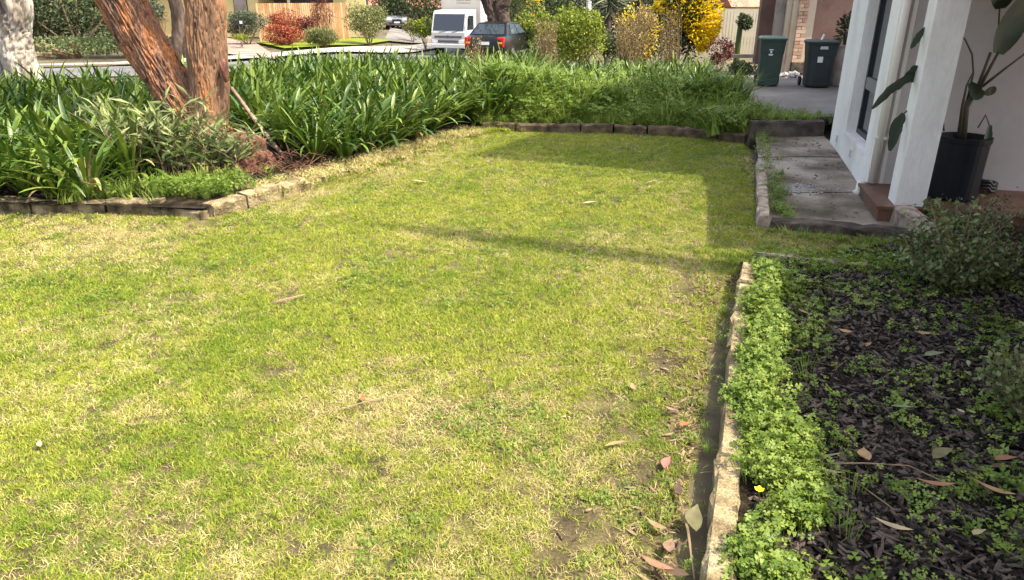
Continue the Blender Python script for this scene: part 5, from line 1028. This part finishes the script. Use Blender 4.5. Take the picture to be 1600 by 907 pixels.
bush('dry_bush', 'small dry bush against the yellow house wall', pb(250, 24, 44.5), (.6, .4, .6), 900, .16, .03, 'leaf_dry', 29)
bush('dark_hedge', 'tall dark hedge behind the silver car', pb(648, 12, 58), (3.1, 1.6, 2.4), 5200, .24, .11, 'leaf_dark', 30, cat='hedge')
bush('dark_hedge', 'tall dark shrub directly behind the round bush and silver car', pb(612, 6, 60), (2.0, 1.4, 2.0), 3000, .22, .1, 'leaf_dark', 130, cat='hedge')
bush('green_shrub', 'yellow green shrub left of the truck cab', pb(664, 42, 42), (.72, .6, .62), 1500, .15, .07, 'leaf_bright', 31, cat='shrub')
bush('green_shrub', 'small leafy shrub at the driveway edge by the silver car', pb(643, 44, 47), (.6, .5, .5), 900, .15, .07, 'leaf_tuss', 32, cat='shrub')
bush('green_bush', 'rounded bright green bush right of the black sedan', pb(906, 58, 18.5), (.70, .6, .70), 5200, .085, .045, 'leaf_bright', 33, lump=.5)
bush('green_bush', 'loose yellow green bush just behind the black sedan roof', pb(842, 56, 31.5), (1.2, .7, 1.0), 2200, .16, .08, 'leaf_bright', 34)
bush('dark_bush', 'low dark bush behind the dry stalks right of the green bush', pb(985, 76, 23.5), (1.3, .5, .62), 2600, .11, .05, 'leaf_dark', 135)
bush('dark_bush', 'low dark bush behind the dry stalks beside the black sedan', pb(868, 82, 24.5), (1.1, .5, .55), 2000, .11, .05, 'leaf_olive', 136)
bush('dark_bush', 'dark bush under the trees behind the green bush', pb(850, 22, 42), (2.2, 1.2, 1.5), 3200, .2, .09, 'leaf_dark', 35)
bush('wattle_shrub', 'tall shrub covered in bright yellow blossom', pb(1068, 30, 20), (.86, .7, 1.05), 5200, .10, .05, 'leaf_dark', 36, cat='shrub', lump=.2, extra=('leaf_yellow', 2.6, lambda C, D: (D[:, 2] + .7 * D[:, 0] > -.45)))
bush('wattle_shrub', 'lower shrub with patchy orange yellow blossom between dry stalks', pb(1000, 56, 19.5), (.62, .5, .75), 3200, .08, .035, 'leaf_dry', 37, cat='shrub', extra=('leaf_yellow', .7, lambda C, D: np.random.default_rng(2).random(len(D)) < .4))
bush('twiggy_bush', 'dark twiggy bush at the foot of the yellow blossom shrub', pb(1126, 82, 19), (.40, .3, .42), 1300, .08, .025, 'leaf_plum', 38)
def stalks(name, label, px0, px1, ptop, pbot, y, n, seed, mat='leaf_dry'):
    r = random.Random(seed); a = aty((px0 + px1) / 2, pbot, y); t = thing(name, label, 'dry stalks', (a.x, y, gz(a.x, y))); m = MB(); C = []; D = []
    for i in range(n):
        p0 = aty(r.uniform(px0, px1), pbot, y + r.uniform(-.3, .3)); p0.z = gz(p0.x, p0.y); p1 = aty(r.uniform(px0 - 3, px1 + 3), ptop + r.random() ** 2 * (pbot - ptop) * .7, p0.y); mid = (p0 + p1) / 2 + Vector((r.uniform(-.05, .05), 0, 0)); m.tube([p0, mid, p1], [.007, .006, .003], 4)
        for k in range(14): q = p0.lerp(p1, r.uniform(.35, 1)); C.append(tuple(q + Vector((r.gauss(0, .03), r.gauss(0, .03), 0)))); D.append((r.gauss(0, 1), r.gauss(0, 1), r.gauss(.8, 1)))
    m.build('stalk', mat, t); foliage('seed_heads', np.array(C), np.array(D), .05, .018, mat, t)
stalks('dry_stalks', 'sparse dry tan stalks in front of the black sedan boot', 732, 752, 56, 100, 13.6, 22, 1)
stalks('dry_stalks', 'tan dry stalks between the black sedan and the green bush', 838, 872, 26, 100, 15.5, 55, 2)
stalks('dry_stalks', 'dry tan stalks right of the rounded green bush', 958, 1012, 18, 98, 16.0, 70, 3)
stalks('dry_stalks', 'dry tan stalks in front of the yellow blossom shrub', 1034, 1062, 12, 98, 15.8, 45, 4)
# trees with their tops above the picture
def tree(name, label, base, pts, rad, mat, tips_h, seed, leaf='leaf_dark', spread=1.2, n=14, crownr=2.2, L=.22, na=40, nl=50, amp=.02, dens=120):
    base = Vector(base); t = thing(name, label, 'tree', tuple(base)); r = random.Random(seed); top = Vector(pts[-1]); link('trunk', shift(trunk_mesh(pts, rad, na, nl, amp, seed), base), mat, t); m = MB(); tips = []
    for i in range(n):
        s_ = Vector(pts[-1]).lerp(Vector(pts[-2]), r.random()); d = Vector((r.gauss(0, 1), r.gauss(0, 1), r.uniform(.1, 1.2))).normalized(); e = s_ + d * crownr * r.uniform(.6, 1.1); mid = (s_ + e) / 2 + Vector((0, 0, .2)); m.tube([s_, mid, e], [rad[-1] * .5, rad[-1] * .3, .02], 5); tips += [mid, e, (mid + e) / 2]
    m.build('limb', mat, t); leafy(t, tips, dens, spread * .45, L, L * .4, leaf); return t
w_ = Vector(pb(28, 104, 12.8)); w_.z = gz(w_.x, 12.8); tree('paperbark_tree', 'white barked tree at the left edge behind the agapanthus', w_, [w_ + Vector((.12, 0, 0)), pb(30, 95, 12.8), pb(24, 50, 12.8), pb(22, 0, 12.8), w_ + Vector((-.1, .1, 2.7)), w_ + Vector((-.2, .2, 4.5))], [.32, .27, .22, .24, .2, .13], 'bark_white', 3, 41, 'leaf_olive', 1.4, 16, 2.4, .14, 70, 90, .022, 150)
w_ = Vector(pb(2, 100, 12.9)); w_.z = gz(w_.x, 12.9); tree('paperbark_tree', 'second white trunk cut by the left picture edge', w_, [w_, pb(0, 70, 12.9), pb(-6, 30, 12.9), pb(-14, -10, 12.9), w_ + Vector((-.6, .1, 3.4))], [.24, .2, .17, .16, .1], 'bark_white', 3, 42, 'leaf_olive', 1.2, 10, 1.8, .14, 60, 70, .02, 120)
w_ = on(276, 92); tree('street_tree', 'dark trunk with a pale foot seen between the two gum trunks', w_, [w_, pb(278, 70, w_.y), pb(279, 40, w_.y), pb(272, 0, w_.y), w_ + Vector((-.4, 0, 3.6)), w_ + Vector((-.3, .2, 5.5))], [.36, .28, .26, .25, .2, .14], 'bark_dark', 3, 43, 'leaf_olive', 1.6, 16, 2.6, .16)
w_ = Vector((-.85, 32.2, gz(-.85, 32.2))); tree('street_tree', 'forked dark tree standing between the truck and the black sedan', w_, [w_, pb(783, 40, 32.2), pb(782, 15, 32.2), pb(786, -8, 32.2), w_ + Vector((.3, 0, 4)), w_ + Vector((.2, 0, 6))], [.42, .36, .33, .35, .25, .15], 'bark_dark', 3, 44, 'leaf_olive', 1.6, 16, 3.0, .2, 50, 60, .03)
lk = [c_ for c_ in bpy.data.objects if c_.name.startswith('street_tree')][-1]; link('trunk', shift(trunk_mesh([pb(775, 36, 32.2), pb(766, 15, 32.2), pb(756, -10, 32.2), (-2.2, 32.2, 3.2)], [.30, .26, .25, .2], 40, 40, .03, 8), wloc(lk)), 'bark_dark', lk)
for i, (px_, y, rd, lf, lab) in enumerate(((812, 44, .40, 'leaf_olive', 'thick brown trunk behind the black sedan roof'), (868, 50, .16, 'leaf_grey', 'thin pale trunk in the wood behind the green bush, leftmost'), (888, 56, .16, 'leaf_dark', 'thin trunk just right of the leftmost thin pale trunk'), (1000, 50, .2, 'leaf_grey', 'grey trunk behind the dry stalks'), (1140, 52, .35, 'leaf_grey', 'pale trunk rising behind the cream metal fence'), (945, 60, .22, 'leaf_dark', 'far trunk behind the rounded green bush'))):
    w_ = Vector(pb(px_, 60, y)); w_.z = gz(w_.x, y); tree('background_tree', lab, w_, [w_, w_ + Vector((0, 0, 1.2)), w_ + Vector((random.uniform(-.2, .2), 0, 2.6)), w_ + Vector((random.uniform(-.4, .4), 0, 4.5))], [rd * 1.2, rd, rd * .9, rd * .6], 'bark_dark', 2, 60 + i, lf, 2.2, 18, 3.2, .26, 30, 30, .03, 110)
# sword-leaved cordyline
w_ = Vector(pb(951, 40, 26)); w_.z = gz(w_.x, 26); ct = thing('cordyline', 'spiky sword leaved cordyline above the rounded green bush', 'cordyline', tuple(w_)); MB().tube([w_, Vector(pb(951, 14, 26))], [.1, .08], 10).build('trunk', 'bark_dark', ct); hd = Vector(pb(951, 6, 26)); r = np.random.default_rng(4); D = unit(r.normal(size=(140, 3)) + [0, 0, .3]); foliage('crown', np.array(hd) + D * .42, D, .85, .05, 'leaf_grey', ct, droop=.2)
tag(MB().tube([Vector(pb(920, 40, 34)) * 1, Vector(pb(920, -60, 34))], .11, 10).build('white_pole', 'pole_white'), 'slim white pole among the trees behind the green bush', 'pole')
bush('low_tree', 'olive foliage hanging with yellow blossom above the black sedan', pb(818, -4, 38), (1.0, .8, .9), 2200, .14, .06, 'leaf_olive', 46, cat='tree', extra=('leaf_yellow', .25, lambda C, D: D[:, 0] > .2))
for i, (px_, py_, y, rx, rz_, mt, lab) in enumerate(((740, -20, 75, 5, 4, 'leaf_dark', 'dark wood behind the truck'), (900, -10, 66, 5.5, 4.6, 'leaf_grey', 'grey green tree mass behind the thin trunks'), (1010, -10, 62, 5, 4.5, 'leaf_dark', 'dark tree mass behind the blossom shrub'), (1110, -20, 64, 5, 4.5, 'leaf_grey', 'grey tree mass above the cream fence'), (1210, -20, 68, 5.5, 4.5, 'leaf_dark', 'dark tree mass behind the brick house'), (820, -25, 70, 5.5, 5, 'leaf_grey', 'grey tree mass behind the yellow tipped foliage'))): bush('far_tree', lab, pb(px_, py_, y), (rx, 2.5, rz_), 4200, .42, .2, mt, 70 + i, cat='tree', lump=.35)
# shaded garden across the street at the far left
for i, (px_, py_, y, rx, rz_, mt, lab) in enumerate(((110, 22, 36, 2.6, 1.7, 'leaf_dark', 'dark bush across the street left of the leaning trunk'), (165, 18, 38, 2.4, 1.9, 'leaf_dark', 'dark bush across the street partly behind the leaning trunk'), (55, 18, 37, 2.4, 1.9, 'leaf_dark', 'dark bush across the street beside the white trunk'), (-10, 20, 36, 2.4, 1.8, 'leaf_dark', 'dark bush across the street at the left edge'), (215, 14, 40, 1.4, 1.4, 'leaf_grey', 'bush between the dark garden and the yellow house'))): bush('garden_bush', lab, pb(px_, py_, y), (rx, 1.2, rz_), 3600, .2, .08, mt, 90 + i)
bush('ground_cover', 'low green ground cover under the dark bushes across the street', pb(120, 72, 31.5), (5.0, 1.5, .45), 4200, .14, .08, 'leaf_olive', 97, cat='ground cover', lump=.2, inner=.7)
for i, (px_, y) in enumerate(((60, 42), (150, 44), (-30, 40))):
    w_ = Vector(pb(px_, 60, y)); w_.z = gz(w_.x, y); tree('shade_tree', ('tall tree shading the dark garden behind the white trunk', 'tall tree shading the dark garden behind the leaning trunk', 'tall tree beyond the left picture edge shading the garden')[i], w_, [w_, w_ + Vector((0, 0, 1.5)), w_ + Vector((.2, 0, 3)), w_ + Vector((.5, 0, 4.6))], [.3, .26, .22, .15], 'bark_dark', 2, 110 + i, 'leaf_dark', 2.6, 24, 4.0, .3, 30, 30, .03, 130)
# small odd pieces
op = on(664, 60, .1); hp = thing('street_marker', 'orange pink marker post on the far footpath left of the truck', 'marker', tuple(op)); lathe([(.16, 0), (.16, .04), (.10, .06), (.09, .42), (.15, .46), (.15, .6), (.08, .66)], op, 14).build('post', 'orange_plastic', hp, smooth=True); lathe([(.153, .5), (.153, .55)], op, 14).build('band', 'plate', hp)
lp = on(378, 74, .1); lbx = thing('letterbox', 'dark letterbox on a thin post before the grey bush', 'letterbox', tuple(lp)); MB().tube([lp, lp + Vector((0, 0, 1.0))], .025, 8).build('post', 'twig', lbx); MB().box(lp + Vector((0, 0, 1.1)), (.42, .25, .22)).build('box', 'black_plastic', lbx); MB().box(lp + Vector((.16, -.14, 1.12)), (.12, .02, .12)).build('number_panel', 'plate', lbx)
sp_ = Vector(pb(1158, 70, 24)); sp_.z = gz(sp_.x, 24); sg = thing('young_tree', 'small young tree on a leaning mossy trunk before the cream fence', 'tree', tuple(sp_)); MB().tube([sp_ + Vector((-.1, 0, 0)), pb(1155, 55, 24), pb(1159, 20, 24)], [.1, .09, .06], 10).build('trunk', 'leaf_olive', sg); C, D = crown_pts(700, pb(1163, 35, 24), (.28, .25, .28)); foliage('crown', C, D, .09, .04, 'leaf_dark', sg)
tag(MB().box(Vector(pb(1160, 88, 22)) , (1.8, .12, .1)).build('timber_rail', 'post_cream'), 'pale low timber rail left of the narrow green bin', 'rail')
bush('low_shrub', 'low mixed shrub between the green bin and the agapanthus', pb(1160, 108, 17.5), (.42, .4, .2), 900, .08, .03, 'leaf_dark', 120, cat='shrub')
